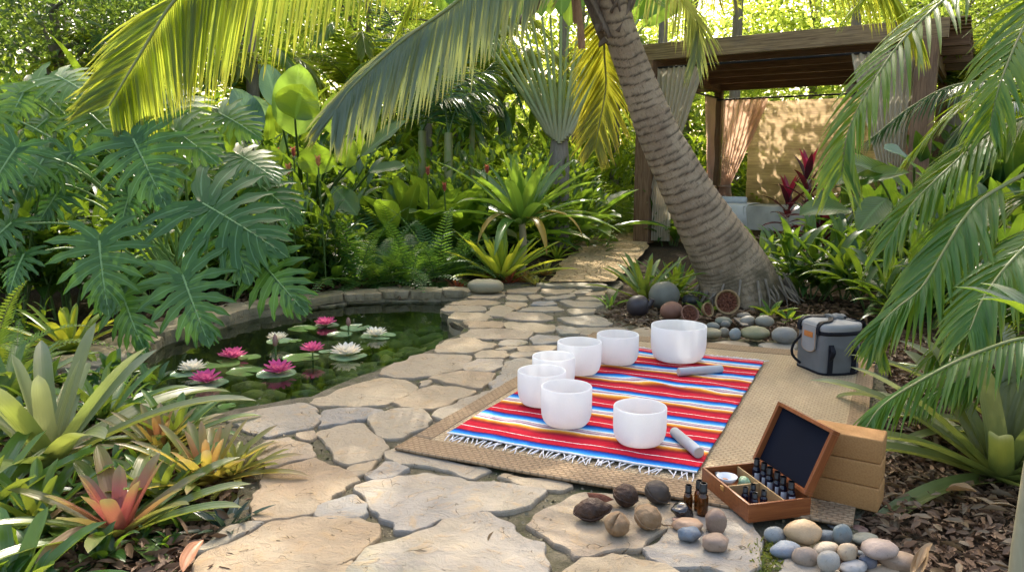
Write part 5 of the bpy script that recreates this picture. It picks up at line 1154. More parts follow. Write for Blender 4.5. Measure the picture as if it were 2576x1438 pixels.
# ================================================================== plants of the far bank
FG = 'sword ferns massed along the far pond bank'
fern = [mkplant('sword_fern', 'arching green sword fern in the mass on the far pond bank', 'fern', fern_mesh(15, U(.8, .95), .135, 22, wd=.028), [M['fern'], M['rachis_dark']], FG, 'fronds') for _ in range(3)]
fpl = [placer(f) for f in fern]; k = 0
for x, y, s in [(900, 716, 1.1), (960, 712, 1.15), (1030, 710, 1.15), (1098, 702, 1.1), (1150, 694, .95), (925, 676, 1.3), (1000, 672, 1.1), (1070, 668, 1.05), (1140, 662, 1.0), (890, 640, 1.2), (970, 632, 1.3), (1050, 630, 1.3), (1120, 628, 1.25), (1190, 640, 1.0), (830, 700, .7), (1010, 606, 1.5), (1100, 600, 1.5)]:
    fpl[k % 3](bare(G(x, y)), None, s); k += 1
fern2 = mkplant('tree_fern', 'leafy fern bank beyond the gravel path by the pavilion post', 'fern', fern_mesh(13, 1.0, .16, 24, 80, 20, 1.3, .03), [M['fern_lime'], M['rachis_dark']], 'ferns behind the gravel path', 'fronds')
fp2 = placer(fern2)
for x, y, s in [(1490, 590, 1.1), (1560, 588, 1.2), (1530, 575, 1.5), (1470, 570, 1.5), (1590, 570, 1.5), (1420, 580, 1.2)]: fp2(bare(G(x, y)), None, s)
GG = 'ginger clumps behind the pond'
ging = [mkplant('ginger_plant', 'leafy green ginger clump in the dense bank behind the pond', 'plant', ginger_mesh(7, 1.15, .42, .09), [M['ginger'], M['rachis_dark']], GG) for _ in range(2)] + [mkplant('ginger_plant', 'bright lime leaved ginger clump in the dense bank behind the pond', 'plant', ginger_mesh(7, 1.25, .42, .09), [M['ginger_lime'], M['rachis_dark']], 'lime ginger clumps behind the pond')]
gpl = [placer(g) for g in ging]
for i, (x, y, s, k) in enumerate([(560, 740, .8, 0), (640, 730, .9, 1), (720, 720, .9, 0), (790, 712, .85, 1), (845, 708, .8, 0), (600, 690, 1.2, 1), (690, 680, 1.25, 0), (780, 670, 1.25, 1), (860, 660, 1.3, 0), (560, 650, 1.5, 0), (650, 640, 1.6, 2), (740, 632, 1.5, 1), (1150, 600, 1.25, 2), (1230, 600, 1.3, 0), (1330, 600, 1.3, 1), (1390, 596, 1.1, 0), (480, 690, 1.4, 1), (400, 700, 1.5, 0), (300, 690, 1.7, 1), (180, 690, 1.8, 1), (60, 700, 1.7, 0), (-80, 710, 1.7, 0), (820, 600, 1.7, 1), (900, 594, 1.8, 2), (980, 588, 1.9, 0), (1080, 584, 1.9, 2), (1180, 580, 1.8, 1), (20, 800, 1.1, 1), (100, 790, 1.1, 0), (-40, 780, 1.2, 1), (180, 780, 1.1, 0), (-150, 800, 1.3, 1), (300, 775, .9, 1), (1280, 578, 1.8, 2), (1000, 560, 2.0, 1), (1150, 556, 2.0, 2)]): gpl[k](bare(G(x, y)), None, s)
def p_pet(t): return .035 if t < .38 else max(.035, p_ell((t - .38) / .62))
CG = 'broad leaved clumps in the bank behind the pond'
cal = [mkplant('broad_leaf_plant', 'clump of broad dark green leaves in the bank behind the pond', 'plant', (lambda m: (rosette(m, 22, 1.0, .20, 84, 22, .9, p_pet, .18, 12, 4, .6, .08, .03), m)[1])(MB()), M[k], CG) for k in ('ginger', 'broad')]
cpl = [placer(c) for c in cal]
for i, (x, y, s) in enumerate([(600, 735, .62), (690, 728, .66), (770, 722, .62), (840, 716, .55), (560, 715, .85), (650, 705, .9), (740, 698, .95), (820, 690, .9), (890, 682, .85), (620, 670, 1.15), (710, 662, 1.2), (800, 655, 1.2), (880, 648, 1.15), (960, 640, 1.1), (1180, 655, .8), (1350, 640, .8), (1240, 640, .9), (1120, 622, 1.2), (1010, 615, 1.3), (930, 610, 1.4), (1220, 608, 1.3), (1390, 612, 1.0), (1060, 652, 1.6), (1130, 648, 1.7), (1195, 650, 1.6), (1000, 655, 1.5), (1420, 628, 1.5), (1320, 596, 1.4), (470, 730, 1.1), (380, 740, 1.2), (520, 690, 1.3)]): cpl[i % 2](bare(G(x, y)), None, s)
# big paddle leaved plant
pd = thing('paddle_leaf_plant', 'tall plant with big upright paddle leaves, lime green and glaucous, behind the pond', 'plant', bare(G(770, 655))); PDL = pd.location.copy()
for ax, ay, tx, ty, wd, d, mat, nr in [(742, 345, 752, 160, 118, 8.3, 'broad_lime', (0, -1, .1)), (700, 270, 668, 160, 66, 8.5, 'broad_blue', (.5, -1, .2)), (742, 300, 762, 212, 112, 8.0, 'broad', (.1, -1, -.1)), (852, 345, 858, 230, 92, 8.1, 'broad_lime', (.1, -1, .1)), (650, 340, 588, 222, 78, 8.6, 'broad_blue', (.4, -1, .4)), (655, 300, 640, 240, 60, 8.7, 'broad_blue', (.1, -1, .2)),
                                 (870, 420, 885, 345, 70, 8.2, 'broad', (-.3, -1, .4)), (905, 395, 1020, 300, 60, 8.2, 'broad', (-.1, -.6, .8)), (930, 432, 1020, 415, 52, 8.0, 'broad', (0, -.6, .9)), (800, 440, 790, 360, 90, 8.4, 'broad', (.2, -1, .3)), (690, 430, 650, 370, 80, 8.4, 'broad', (.3, -1, .5)), (840, 470, 900, 540, 60, 8.0, 'broad', (0, -.7, .8)), (770, 480, 720, 540, 70, 8.0, 'broad', (0, -.8, .7))]:
    m = MB(); A, B_ = W(ax, ay, d), W(tx, ty, d - .15); leaf(m, A, B_ - A, (B_ - A).length, wd / FPX * d, p_ell, .12, 12, 8, .12, up=V(nr) * -1 if False else V(nr), wav=.03)
    tube(m, spline([PDL + rv(.1) + V((0, 0, .05)), PDL.lerp(A, .55) + V((U(-.08, .08), 0, .12)), A], 10), [.02 - .009 * k / 10 for k in range(11)], 6, 1); o = m.build('leaf', [M[mat], M['rachis_dark']], pd); o.location = -PDL
# red ginger flowers
for lab, x, y, d, mat in (('red ginger flower cone among dark leaves below the paddle leaves', 697, 385, 8.5, 'flower'), ('second red ginger flower cone, slimmer, beside the first', 738, 382, 8.5, 'flower'), ('small coral ginger flower under the paddle leaves', 770, 395, 8.5, 'flower'), ('peach coloured dried ginger bract on the bank', 725, 425, 7.5, 'peach'), ('red bract flower in the greenery beside the ferns', 1076, 430, 9.4, 'flower'), ('coral bract flower leaning beside the tall dracaena', 1225, 425, 9.3, 'flower'), ('peach bract curling near the top of the ginger bank', 800, 405, 7.5, 'peach'), ('drooping red bract low beside the tall dracaena', 1118, 470, 9.2, 'flower')):
    p = W(x, y, d); t = thing('ginger_flower', lab, 'flower', p); m = MB()
    for i in range(14): a = i * 2.4; leaf(m, V((0, 0, -.06 + .006 * i)), V((math.cos(a) * .8, math.sin(a) * .8, 1)), .06, .036, p_lance, -.3, 4, 2, .3)
    m.build('bracts', M[mat], t); m = MB(); tube(m, spline([V((U(-.1, .1), .15, -p.z + .02)), V((0, .08, -p.z * .5)), V((0, 0, -.06))], 8), .009, 5); m.build('stalk', M['rachis_dark'], t)
# green dracaena
dl = bare(V((.12, 9.2, 0))); dr = thing('dracaena', 'broad strap leaved green dracaena rising behind the lime bromeliad', 'plant', dl)
m = MB(); tube(m, [V((0, 0, 0)), V((.02, 0, .3)), V((0, 0, .62))], [.05, .045, .04], 8); m.build('stem', M['stem'], dr)
m = MB(); rosette(m, 30, 1.3, .16, 88, 12, .95, p_lance, .2, 12, 4, .6, .03, .02); 
for v in range(len(m.v)): m.v[v] = m.v[v] + V((0, 0, .55))
m.build('leaves', M['drac'], dr)
m = MB()
for az, el in ((-.4, .6), (-1.2, .35), (-2.3, .5)): leaf(m, V((0, 0, .6)), V((math.cos(az), math.sin(az), el)), .95, .11, p_lance, 2.6, 12, 4, .2)
m.build('old_leaf', M['drac_old'], dr)
BG = 'small bromeliads around the lime one'
brom('bromeliad', 'large lime green bromeliad at the corner of the pond', 'bromeliad', bare(G(1262, 702)), 36, .84, .085, 'brom_lime', None, 0, None, e0=86, e1=18, bend=.5)
for lab, x, y, L, Wd, mat in (('wine red bromeliad under the lime one, tallest of the small ones', 1280, 706, .30, .05, 'brom_red'), ('tiny red bromeliad beside the pond edging stones', 1153, 716, .22, .035, 'brom_red'), ('orange bronze bromeliad between the red and yellow ones', 1325, 704, .24, .04, 'brom_orange'), ('yellow green bromeliad at the edge of the gravel path', 1372, 690, .28, .04, 'brom_yellow'), ('purple red bromeliad high on the bank below the dracaena', 1190, 560, .45, .05, 'brom_red'), ('dark purple bromeliad beside the dracaena stem', 1245, 580, .42, .05, 'brom_purple'),
                              ('small yellow bromeliad touching the gravel', 1350, 712, .2, .03, 'brom_yellow'), ('dull red bromeliad in the shade behind the pond edging', 800, 720, .26, .04, 'brom_red'), ('green spiky bromeliad half way along the gravel path edge', 1400, 655, .36, .035, 'brom_lime'), ('small red tipped bromeliad behind the boulder', 1240, 702, .2, .035, 'brom_red')):
    brom('bromeliad', lab, 'bromeliad', bare(G(x, y)), 20, L, Wd, mat, BG, U(0, 6), None, e0=80, e1=12, bend=.6, nseg=7)
# bed at the foot of the coconut palm
brom('bromeliad', 'green bromeliad with a red centre beside the gravel path and gourds', 'bromeliad', bare(G(1622, 752)), 20, .62, .07, 'brom_green', None, 0, 'flower', e0=80, e1=20, bend=.7, z0=.1)
brom('strap_leaf_plant', 'dark strap leaved plant against the foot of the coconut palm', 'plant', bare(G(1700, 735)), 22, .62, .07, 'ginger', None, 0, None, prof=p_lance, e0=85, e1=25, bend=.9)
brom('strap_leaf_plant', 'pale young strap leaved plant at the edge of the paving', 'plant', bare(G(1535, 762)), 10, .26, .04, 'broad_lime', None, 0, None, prof=p_lance, e0=80, e1=15, bend=1)
for lab, x, y, s in (('small green seedling between the gourds and the palm trunk', 1770, 770, .2), ('small green seedling behind the edging pebbles', 1940, 780, .24), ('little seedling on the soil near the cooler bag', 1985, 790, .2), ('low seedling under the calabash', 1740, 745, .22)): brom('seedling', lab, 'plant', bare(G(x, y)), 9, s, s * .28, 'ginger_lime', None, 0, None, prof=p_lance, e0=70, e1=10, bend=.8, nseg=6, na=2)
# red ti plants
for lab, x, y, h, n in (('red ti plant with a bright magenta new leaf in front of the blind', 2030, 660, 1.15, 16), ('low dark ti plant beneath the taller red one', 2075, 690, .6, 18), ('dark purple ti plant half hidden by ginger leaves near the massage table', 1985, 640, .8, 14)):
    p = bare(G(x, y)); t = thing('ti_plant', lab, 'plant', p); m = MB(); tube(m, [V((0, 0, 0)), V((-.04, 0, h * .5)), V((-.06, 0, h))], [.022, .018, .015], 6); m.build('stem', M['stem'], t)
    m = MB()
    for i in range(n): f = i / n; az = i * 2.4; el = R(80 - 95 * (1 - f)); leaf(m, V((-.06 * (.4 + .6 * f), 0, h * (.45 + .55 * f))), V((math.cos(az) * math.cos(el), math.sin(az) * math.cos(el), math.sin(el))), .46 * U(.8, 1.1), .095, p_lance, .9, 9, 2, .2)
    m.build('leaves', M['ti_dark'], t)
    if h > .7:
        m = MB()
        for i in range(4): az = i * 1.7; leaf(m, V((-.06, 0, h)), V((math.cos(az) * .35, math.sin(az) * .35, 1)), .42, .085, p_lance, .2, 9, 2, .3)
        m.build('new_leaf', M['ti_red'], t)
# greenery on the pavilion side
GR = 'dark leafy clumps under the palm fronds by the pavilion'
g3 = mkplant('ginger_plant', 'dark glossy leafy clump between the palm trunk and the fronds', 'plant', ginger_mesh(8, .7, .5, .12, .5, 7), [M['ginger'], M['rachis_dark']], GR); gp3 = placer(g3)
for x, y, s in [(1960, 720, .7), (2040, 740, .8), (2120, 740, .9), (2200, 760, .9), (2130, 690, 1.1), (2230, 700, 1.2), (1960, 660, .5), (1890, 650, .4), (2300, 730, 1.2), (2380, 720, 1.3), (2460, 740, 1.3), (2540, 750, 1.3), (2330, 800, .8), (2420, 830, .9), (2520, 860, 1.0), (2260, 810, .7), (2330, 640, 1.7), (2450, 640, 1.8), (2560, 650, 1.8), (1650, 600, 1.0), (1690, 610, .9), (2010, 640, .5), (2120, 610, 1.1)]: gp3(bare(G(x, y)), None, s)
hs = thing('broad_leaf_plant', 'clump of big broad leaves below the thick pavilion post', 'plant', bare(G(2290, 690))); HL = hs.location.copy()
for ax, ay, tx, ty, wd, d, mat in [(2130, 470, 2290, 440, 60, 6.2, 'broad'), (2140, 530, 2010, 545, 66, 6.1, 'broad'), (2280, 470, 2120, 400, 70, 6.3, 'broad'), (2230, 500, 2160, 590, 70, 6.0, 'broad'), (2300, 420, 2220, 380, 60, 6.4, 'broad_blue'), (2320, 480, 2400, 430, 70, 6.3, 'broad'), (2260, 560, 2330, 620, 70, 6.0, 'broad'), (2200, 430, 2090, 470, 66, 6.3, 'broad')]:
    m = MB(); A, B_ = W(ax, ay, d), W(tx, ty, d - .2); leaf(m, A, B_ - A + V((0, 0, .1)), (B_ - A).length, wd / FPX * d, p_ell, .5, 12, 6, .15, up=V((.1, -.6, .9)), wav=.03); tube(m, spline([HL + rv(.1) + V((0, 0, .05)), HL.lerp(A, .6) + V((0, 0, .15)), A], 10), .011, 6, 1); o = m.build('leaf', [M[mat], M['rachis_dark']], hs); o.location = -HL

# ================================================================== areca palms on the mulch side
def areca(name, label, base, stems, fr, mat='areca', group=None, kw=None):
    t = thing(name, label, 'palm tree', base, 0, group); bl_ = V(base)
    for a, b, r in stems: m = MB(); tube(m, spline([V(a), V(a).lerp(V(b), .5) + rv(.03), V(b)], 10), r, 10); o = m.build('stem', M['rachis'], t); o.location = -bl_
    for pts, L, n, k in fr:
        kk = dict(hang=.3, fwd=.75, wd=.032, upv=.2, bend=1.0, rr=.010, jit=.10, tipscale=.5); kk.update(k); m = frond([V(p) for p in pts], L, n, **kk); o = m.build('frond', [M[kk.pop('mat', mat) if False else mat], M['rachis']], t); o.location = -bl_
    return t
def WW(*ps): return [W(*p) for p in ps]
b_ = G(2720, 830, 0)
areca('areca_palm', 'areca palm arching its big drooping frond in front of the pavilion', b_, [(b_ + V((.1 * i, .1, -.05)), W(2700 + 60 * i, 250, 4.2), .03) for i in range(3)],
      [(WW((2680, 250, 4.2), (2600, 20, 4.15), (2450, -40, 4.1), (2300, 70, 4.0), (2195, 210, 3.95), (2135, 330, 3.95), (2118, 435, 3.95)), .46, 34, dict(hang=.35, wd=.036, tipscale=.55, start=.25)),
       (WW((2700, 260, 4.2), (2690, 40, 4.0), (2640, -30, 3.8), (2580, 60, 3.7), (2520, 200, 3.6), (2490, 320, 3.6)), .42, 40, dict(hang=.35)),
       (WW((2690, 200, 4.4), (2560, -60, 4.6), (2400, -120, 4.7), (2250, -70, 4.8), (2150, 20, 4.9)), .45, 42, dict(hang=.4))])
b_ = G(2800, 1000, 0)
areca('areca_palm', 'areca palm with glinting leaflets hanging toward the cooler bag', b_, [(b_ + V((.08 * i, .1, -.05)), W(2760 + 50 * i, 500, 3.6), .026) for i in range(3)],
      [(WW((2760, 480, 3.6), (2640, 420, 3.55), (2491, 487, 3.5), (2427, 549, 3.45), (2376, 630, 3.42), (2320, 722, 3.4), (2257, 775, 3.4), (2213, 823, 3.4), (2204, 890, 3.4)), .38, 56, dict(hang=.5, wd=.034, start=.22, tipscale=.3)),
       (WW((2760, 460, 3.7), (2640, 300, 3.7), (2500, 330, 3.7), (2390, 420, 3.7), (2290, 520, 3.7), (2230, 620, 3.7)), .40, 48, dict(hang=.4)),
       (WW((2760, 520, 3.4), (2660, 560, 3.3), (2560, 640, 3.2), (2480, 740, 3.15), (2440, 830, 3.1)), .36, 40, dict(hang=.45)),
       (WW((2760, 440, 3.9), (2660, 250, 4.1), (2520, 220, 4.2), (2400, 280, 4.3), (2300, 380, 4.4)), .42, 44, dict(hang=.35)),
       (WW((2780, 560, 3.8), (2680, 480, 4.0), (2560, 500, 4.1), (2450, 580, 4.2), (2370, 680, 4.3)), .42, 44, dict(hang=.4))])
b_ = G(2780, 1080, 0)
areca('areca_palm', 'low areca frond clump brushing the edge of the rug', b_, [(b_ + V((0, .05, -.05)), W(2740, 900, 3.0), .018)],
      [(WW((2740, 900, 3.0), (2600, 850, 2.95), (2450, 890, 2.9), (2310, 960, 2.88), (2220, 1020, 2.88), (2175, 1080, 2.88)), .26, 46, dict(hang=.7, wd=.022, rr=.007)),
       (WW((2740, 920, 3.0), (2620, 920, 3.2), (2500, 930, 3.3), (2400, 960, 3.3), (2320, 1010, 3.3)), .26, 40, dict(hang=.7, wd=.022, rr=.007)),
       (WW((2740, 880, 3.1), (2640, 780, 3.3), (2530, 780, 3.4), (2420, 830, 3.4), (2340, 900, 3.4)), .30, 40, dict(hang=.7, wd=.024, rr=.007))])
b_ = G(2600, 700, 0)
areca('feather_palm', 'dark feather palm frond curving in front of the thick pavilion post', b_, [(b_, W(2620, 330, 6.2), .03)],
      [(WW((2620, 330, 6.2), (2520, 215, 6.1), (2400, 215, 6.0), (2290, 270, 6.0), (2190, 350, 6.0)), .36, 60, dict(hang=.8, wd=.022)), (WW((2620, 330, 6.2), (2540, 250, 6.0), (2440, 300, 5.9), (2390, 400, 5.9)), .36, 46, dict(hang=.8, wd=.024))], 'areca_dark')
st = brom('strap_leaf_plant', 'lime strap leaved clump arching among the areca fronds', 'plant', bare(G(2500, 800)), 34, 1.05, .05, 'broad_lime', None, 0, None, prof=p_lance, e0=85, e1=20, bend=1.1, chan=.3)
st2 = dup(st, bare(G(2390, 720)), 1.3, 1.1, 'lime strap leaved clump further back beside the pavilion post')

# ================================================================== palms behind the pond
def small_palm(label, px, ybase, ycrown, d, fr, mat='areca_dark', r=.06, name='feather_palm', L=.5):
    b = W(px, ybase, d); b.z = 0; c = W(px, ycrown, d); t = thing(name, label, 'palm tree', b, 0, 'slim feather palms behind the pond'); m = MB(); tube(m, spline([b, b.lerp(c, .5), c], 12), [r * 1.25] * 6 + [r] * 7, 10); o = m.build('trunk', M['rachis'], t); o.location = -b
    for pts in fr: m = frond([c] + [W(*p) for p in pts], L, 44, hang=.8, fwd=.7, wd=.035, rr=.012, tipscale=.5, bend=.6); o = m.build('frond', [M[mat], M['rachis_dark']], t); o.location = -b
    return t
small_palm('slim feather palm with a pale trunk in the middle of the jungle', 1062, 600, 330, 11, [((1110, 230, 11), (1200, 185, 10.9), (1280, 205, 10.8), (1322, 290, 10.8)), ((1040, 200, 11), (960, 150, 11), (890, 180, 11), (850, 260, 11)), ((1080, 180, 11), (1120, 80, 11.2), (1180, 40, 11.2)), ((1030, 220, 11.3), (990, 60, 11.5), (930, -20, 11.6)), ((1100, 260, 10.7), (1160, 250, 10.5), (1210, 300, 10.4))])
small_palm('small feather palm whose fronds curl down like a fountain', 1128, 600, 335, 10.6, [((1160, 250, 10.6), (1220, 230, 10.5), (1262, 260, 10.5), (1280, 330, 10.5)), ((1110, 240, 10.6), (1060, 210, 10.6), (1010, 250, 10.6)), ((1140, 200, 10.8), (1170, 120, 11), (1230, 90, 11))], L=.42)
small_palm('thin young feather palm near the fan shaped palm', 1188, 600, 318, 11.4, [((1215, 270, 11.4), (1255, 270, 11.3), (1285, 330, 11.3)), ((1165, 260, 11.4), (1130, 280, 11.3), (1105, 340, 11.3)), ((1200, 210, 11.6), (1240, 160, 11.8))], r=.04, L=.35)
tp = W(1407, 352, 11.0); tv = thing('traveller_palm', 'fan shaped palm with pale green stalks spread in one plane', 'palm tree', V((tp.x, tp.y, 0))); TL = tv.location.copy()
m = MB(); tube(m, [V((tp.x, tp.y, 0)), tp - V((0, 0, .3)), tp], [.16, .15, .12], 12); o = m.build('trunk', M['trunk'], tv); o.location = -TL
for i in range(19):
    f = (i - 9) / 9; a = f * R(33); d = V((math.sin(a), .04 * (-1) ** i, math.cos(a))); s0 = tp + V((f * .16, .01 * i * (-1) ** i, abs(f) * .14 - .05)); l = 1.75 + U(-.1, .1); m = MB()
    c = [s0 + d * l * k / 8 + V((f * .06 * (k / 8) ** 2, 0, 0)) for k in range(9)]; tube(m, c, [.085 - .050 * min(1, k / 6) for k in range(9)], 8, 0, flat=.5)
    leaf(m, c[-1], d + V((f * .3, 0, 0)), 1.3 * U(.9, 1.1), .36, p_ell, .35 + .4 * abs(f), 12, 6, .15, up=V((.2 * f, -1, .1)), mat=1, wav=.05); o = m.build('frond', [M['ravenala'], M['broad_lime']], tv); o.location = -TL

# ================================================================== trees, shrubs and the far wood
rngt = np.random.default_rng(11)
def tree(label, x, y, h, cr, n, mat='far', tr=.14, cz=None, leaf_s=.17, lean=0.0, name='broadleaf_tree', group='canopy trees beyond the garden', nb=10, flatz=.75):
    t = thing(name, label, 'tree', (x, y, 0), 0, group); m = MB(); top = V((lean, 0, h * .72)); tube(m, spline([V((0, 0, -.1)), V((lean * .3, .1, h * .35)), top], 14), [tr * (1.2 - .7 * k / 14) for k in range(15)], 10); C = []
    cz = cz or h * .78
    for i in range(nb):
        a = i * 2.4; e = V((lean + math.cos(a) * cr * U(.45, .85), math.sin(a) * cr * U(.45, .85), cz + U(-.4, .45) * cr * flatz)); b0 = V((lean * .7, 0, h * U(.4, .68))); tube(m, spline([b0, b0.lerp(e, .5) + V((0, 0, .15)), e], 8), [tr * .35 * (1 - .7 * k / 8) for k in range(9)], 6)
        k = n // nb; c = rngt.normal(size=(k, 3)) * np.array([.34, .34, .22]) * cr + np.array(e); C.append(c)
    m.build('trunk', M['trunk'], t); C = np.concatenate(C); cloud_obj('crown', leafcloud(C, leaf_s), M[mat], t); return t
for i, (x, y, h, cr, n, mt, cz) in enumerate([(-7.0, 12, 6, 2.2, 12000, 'far_dark', 3.9), (-5.2, 15, 8, 2.4, 9000, 'far', 4.6), (-3.0, 16.5, 8.5, 2.4, 7000, 'far', 4.8), (-.8, 17.5, 9.5, 2.4, 6000, 'far', 7.4), (1.6, 18, 9.5, 2.6, 6000, 'far', 5.4), (4.4, 19.5, 11, 2.4, 5000, 'far', 9.2), (7.4, 19.0, 10, 2.4, 6000, 'far', 8.0), (9.6, 16.5, 8.5, 2.8, 8000, 'far', 5.0), (8.6, 11.5, 7.5, 2.3, 9000, 'far', 4.4), (-8.0, 8.5, 6.0, 2.0, 9000, 'far_dark', 3.6), (-1.0, 14.5, 10, 2.2, 5000, 'far', 8.2), (3.0, 15.5, 10.5, 2.4, 5500, 'far', 8.8), (6.6, 15.0, 10, 2.2, 5000, 'far', 8.3), (-4.2, 12.5, 9.5, 2.0, 4500, 'far', 7.6)]):  # crowns above the view are spaced to dapple sunlight on the ground
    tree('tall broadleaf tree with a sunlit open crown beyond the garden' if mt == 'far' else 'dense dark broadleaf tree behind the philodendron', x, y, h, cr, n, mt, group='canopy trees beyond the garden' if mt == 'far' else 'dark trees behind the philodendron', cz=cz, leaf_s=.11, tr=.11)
for lab, x, y, h, cr, n, cz, ln in (('unseen leaning shade tree added beside the pavilion', 7.4, 9.2, 10.5, 2.7, 3600, 8.0, -3.6), ('tall shade tree added far behind the coconut palm, its crown out of view', 1.1, 16.5, 14, 2.6, 7000, 11.8, 0), ('tall shade tree added behind the pavilion, its crown out of view', 4.9, 17.0, 14.5, 3.0, 4200, 12.2, 0)):  # trees added so their unseen crowns shade the paving
    tree(lab, x, y, h, cr, n, 'far', .12, cz, .13, ln, group=None)
# feather palms in the far wall of green
bp = thing('feather_palm', 'sunlit feather palm in the far wall of green', 'palm tree', (0, 0, -50), 0, 'feather palms in the far wall of green'); m = MB(); tube(m, [V((0, 0, 0)), V((.03, 0, 1.2)), V((0, 0, 2.3))], [.09, .075, .07], 10); m.build('trunk', M['trunk'], bp)
for i in range(13):
    a = i * 2.4; e = U(.2, 1.3); d = V((math.cos(a), math.sin(a), 0)); c0 = V((0, 0, 2.3)); m = frond([c0, c0 + d * .5 * math.cos(e) + V((0, 0, .5 * math.sin(e) + .2)), c0 + d * 1.1 * math.cos(e * .8) + V((0, 0, 1.0 * math.sin(e) + .1)), c0 + d * (1.6 - .3 * e) + V((0, 0, 1.1 * math.sin(e) - .35))], .5, 46, hang=.6, fwd=.7, wd=.042, rr=.013, tipscale=.5); m.build('frond', [M['coco' if i % 3 else 'areca'], M['rachis']], bp)
bpl = placer(bp)
for x, y, s in ((-4.4, 13.2, 1.0), (-2.9, 14.6, 1.15), (-1.5, 13.8, .95), (-.2, 15.2, 1.1), (1.2, 14.8, .9), (2.3, 17.0, 1.2), (-6.2, 12.4, 1.0), (7.6, 13.4, 1.1), (8.4, 10.2, 1.0), (-.9, 16.8, 1.4)): bpl(V((x, y, -.05)), None, s)
SG = 'leafy shrubs filling the back of the garden'
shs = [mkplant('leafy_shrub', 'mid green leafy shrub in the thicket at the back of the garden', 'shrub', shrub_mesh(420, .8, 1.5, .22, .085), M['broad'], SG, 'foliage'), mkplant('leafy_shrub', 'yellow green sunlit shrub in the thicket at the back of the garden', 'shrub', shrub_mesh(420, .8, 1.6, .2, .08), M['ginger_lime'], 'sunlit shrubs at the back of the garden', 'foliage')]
shp = [placer(s) for s in shs]
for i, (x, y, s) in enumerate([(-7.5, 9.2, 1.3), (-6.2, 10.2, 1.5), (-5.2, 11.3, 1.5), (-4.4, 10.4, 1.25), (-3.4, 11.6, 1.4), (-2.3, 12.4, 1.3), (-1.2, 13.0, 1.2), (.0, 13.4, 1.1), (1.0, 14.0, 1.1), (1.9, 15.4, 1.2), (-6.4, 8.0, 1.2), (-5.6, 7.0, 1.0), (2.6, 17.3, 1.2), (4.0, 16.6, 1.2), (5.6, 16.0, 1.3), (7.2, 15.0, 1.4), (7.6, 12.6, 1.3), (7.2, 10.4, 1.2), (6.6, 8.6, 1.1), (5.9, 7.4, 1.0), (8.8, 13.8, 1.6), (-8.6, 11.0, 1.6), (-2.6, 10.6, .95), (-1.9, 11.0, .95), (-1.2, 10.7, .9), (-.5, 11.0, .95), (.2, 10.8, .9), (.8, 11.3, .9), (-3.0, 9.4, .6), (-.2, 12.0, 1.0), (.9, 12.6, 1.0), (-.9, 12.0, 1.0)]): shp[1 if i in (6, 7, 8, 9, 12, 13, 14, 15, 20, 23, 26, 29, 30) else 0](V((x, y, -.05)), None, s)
C = []
for i in range(760):
    x = U(-15, 16); y = 18.5 + U(0, 6) - .02 * x * x; z = U(0, 1) * 7.5
    if 1.5 < x < 9 and z > 5.2: continue
    if z > 3.0 and noise.noise(V((x * .45, z * .6, 3))) < -.12: continue
    C.append(rngt.normal(size=(260, 3)) * np.array([.6, .6, .45]) + np.array([x, y, max(.3, z)]))
o = cloud_obj('distant_wood', leafcloud(np.concatenate(C), .19, .5), M['far']); tag(o, kind='stuff'); o['label'] = 'sunlit distant wood closing the garden'
C = [rngt.normal(size=(160, 3)) * np.array([.6, .5, .4]) + np.array([U(-14, 15), 17.0 + U(0, 3), U(.2, 1.8)]) for _ in range(150)]
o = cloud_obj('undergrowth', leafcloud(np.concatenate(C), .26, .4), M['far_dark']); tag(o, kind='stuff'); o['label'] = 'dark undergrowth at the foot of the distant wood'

# ================================================================== water lilies
TL_ = lambda x, y: (449.3 + .2253 * x, 767.5 + .2253 * y)
def lily(label, x, y, w_, kind, z0=0.0, open_=1.0):
    X, Y = TL_(x, y); p = G(X, Y, WZ + z0 + .02); r = w_ * .2253 / 2 / ppm(p) * 1.1; t = thing('water_lily', label, 'water lily', V((p.x, p.y, WZ + z0)), U(0, 6), 'water lilies in the pond'); m = MB()
    for ring, (n, el, lf) in enumerate(((9, 14, 1.0), (9, 34, .95), (8, 54, .82), (6, 70, .62))):
        for i in range(n):
            a = 2 * math.pi * (i + .5 * (ring % 2)) / n + U(-.1, .1); e = R(el * (1.0 if open_ == 1 else 1.25) + U(-5, 5)); d = V((math.cos(a) * math.cos(e), math.sin(a) * math.cos(e), math.sin(e)))
            leaf(m, V((math.cos(a) * .12 * r, math.sin(a) * .12 * r, .012)), d, r * lf * U(.92, 1.05), r * .34, p_petal, -.35, 7, 3, .35)
    m.build('petals', M['lily_' + kind], t); m = MB()
    for i in range(26): a = i * 2.4; q = .02 * r * math.sqrt(i) * 1.6; tube(m, [V((math.cos(a) * q, math.sin(a) * q, .01)), V((math.cos(a) * q * 1.7, math.sin(a) * q * 1.7, .012 + r * .26))], [.0022, .0015], 4)
    m.build('stamens', M['stamen'], t)
    if z0 > .02: m = MB(); tube(m, [V((0, 0, -z0 - .1)), V((0, 0, .01))], .006, 6); m.build('stalk', M['rachis_dark'], t)
for a in (('pink water lily farthest toward the back of the pond', 1640, 205, 220, 'pink'), ('pink water lily between two green pads in the middle of the pond', 605, 575, 285, 'pink'), ('pink water lily standing up on a stalk behind the large pad', 1495, 500, 245, 'pink', .05, 1.2), ('pink water lily on a pale pad nearest the flagstones', 1115, 735, 335, 'pink'), ('deep pink water lily beside the olive bromeliad leaf', 310, 840, 330, 'pink'),
          ('white water lily raised on a stalk behind the central bud', 1100, 375, 220, 'white', .03), ('white water lily on a pale pad near the paving side corner', 2200, 325, 235, 'white'), ('white water lily with yellow centre on the pad closest to the paving', 1880, 540, 330, 'white'), ('white water lily behind the deep pink one', 155, 710, 280, 'white')): lily(*a)
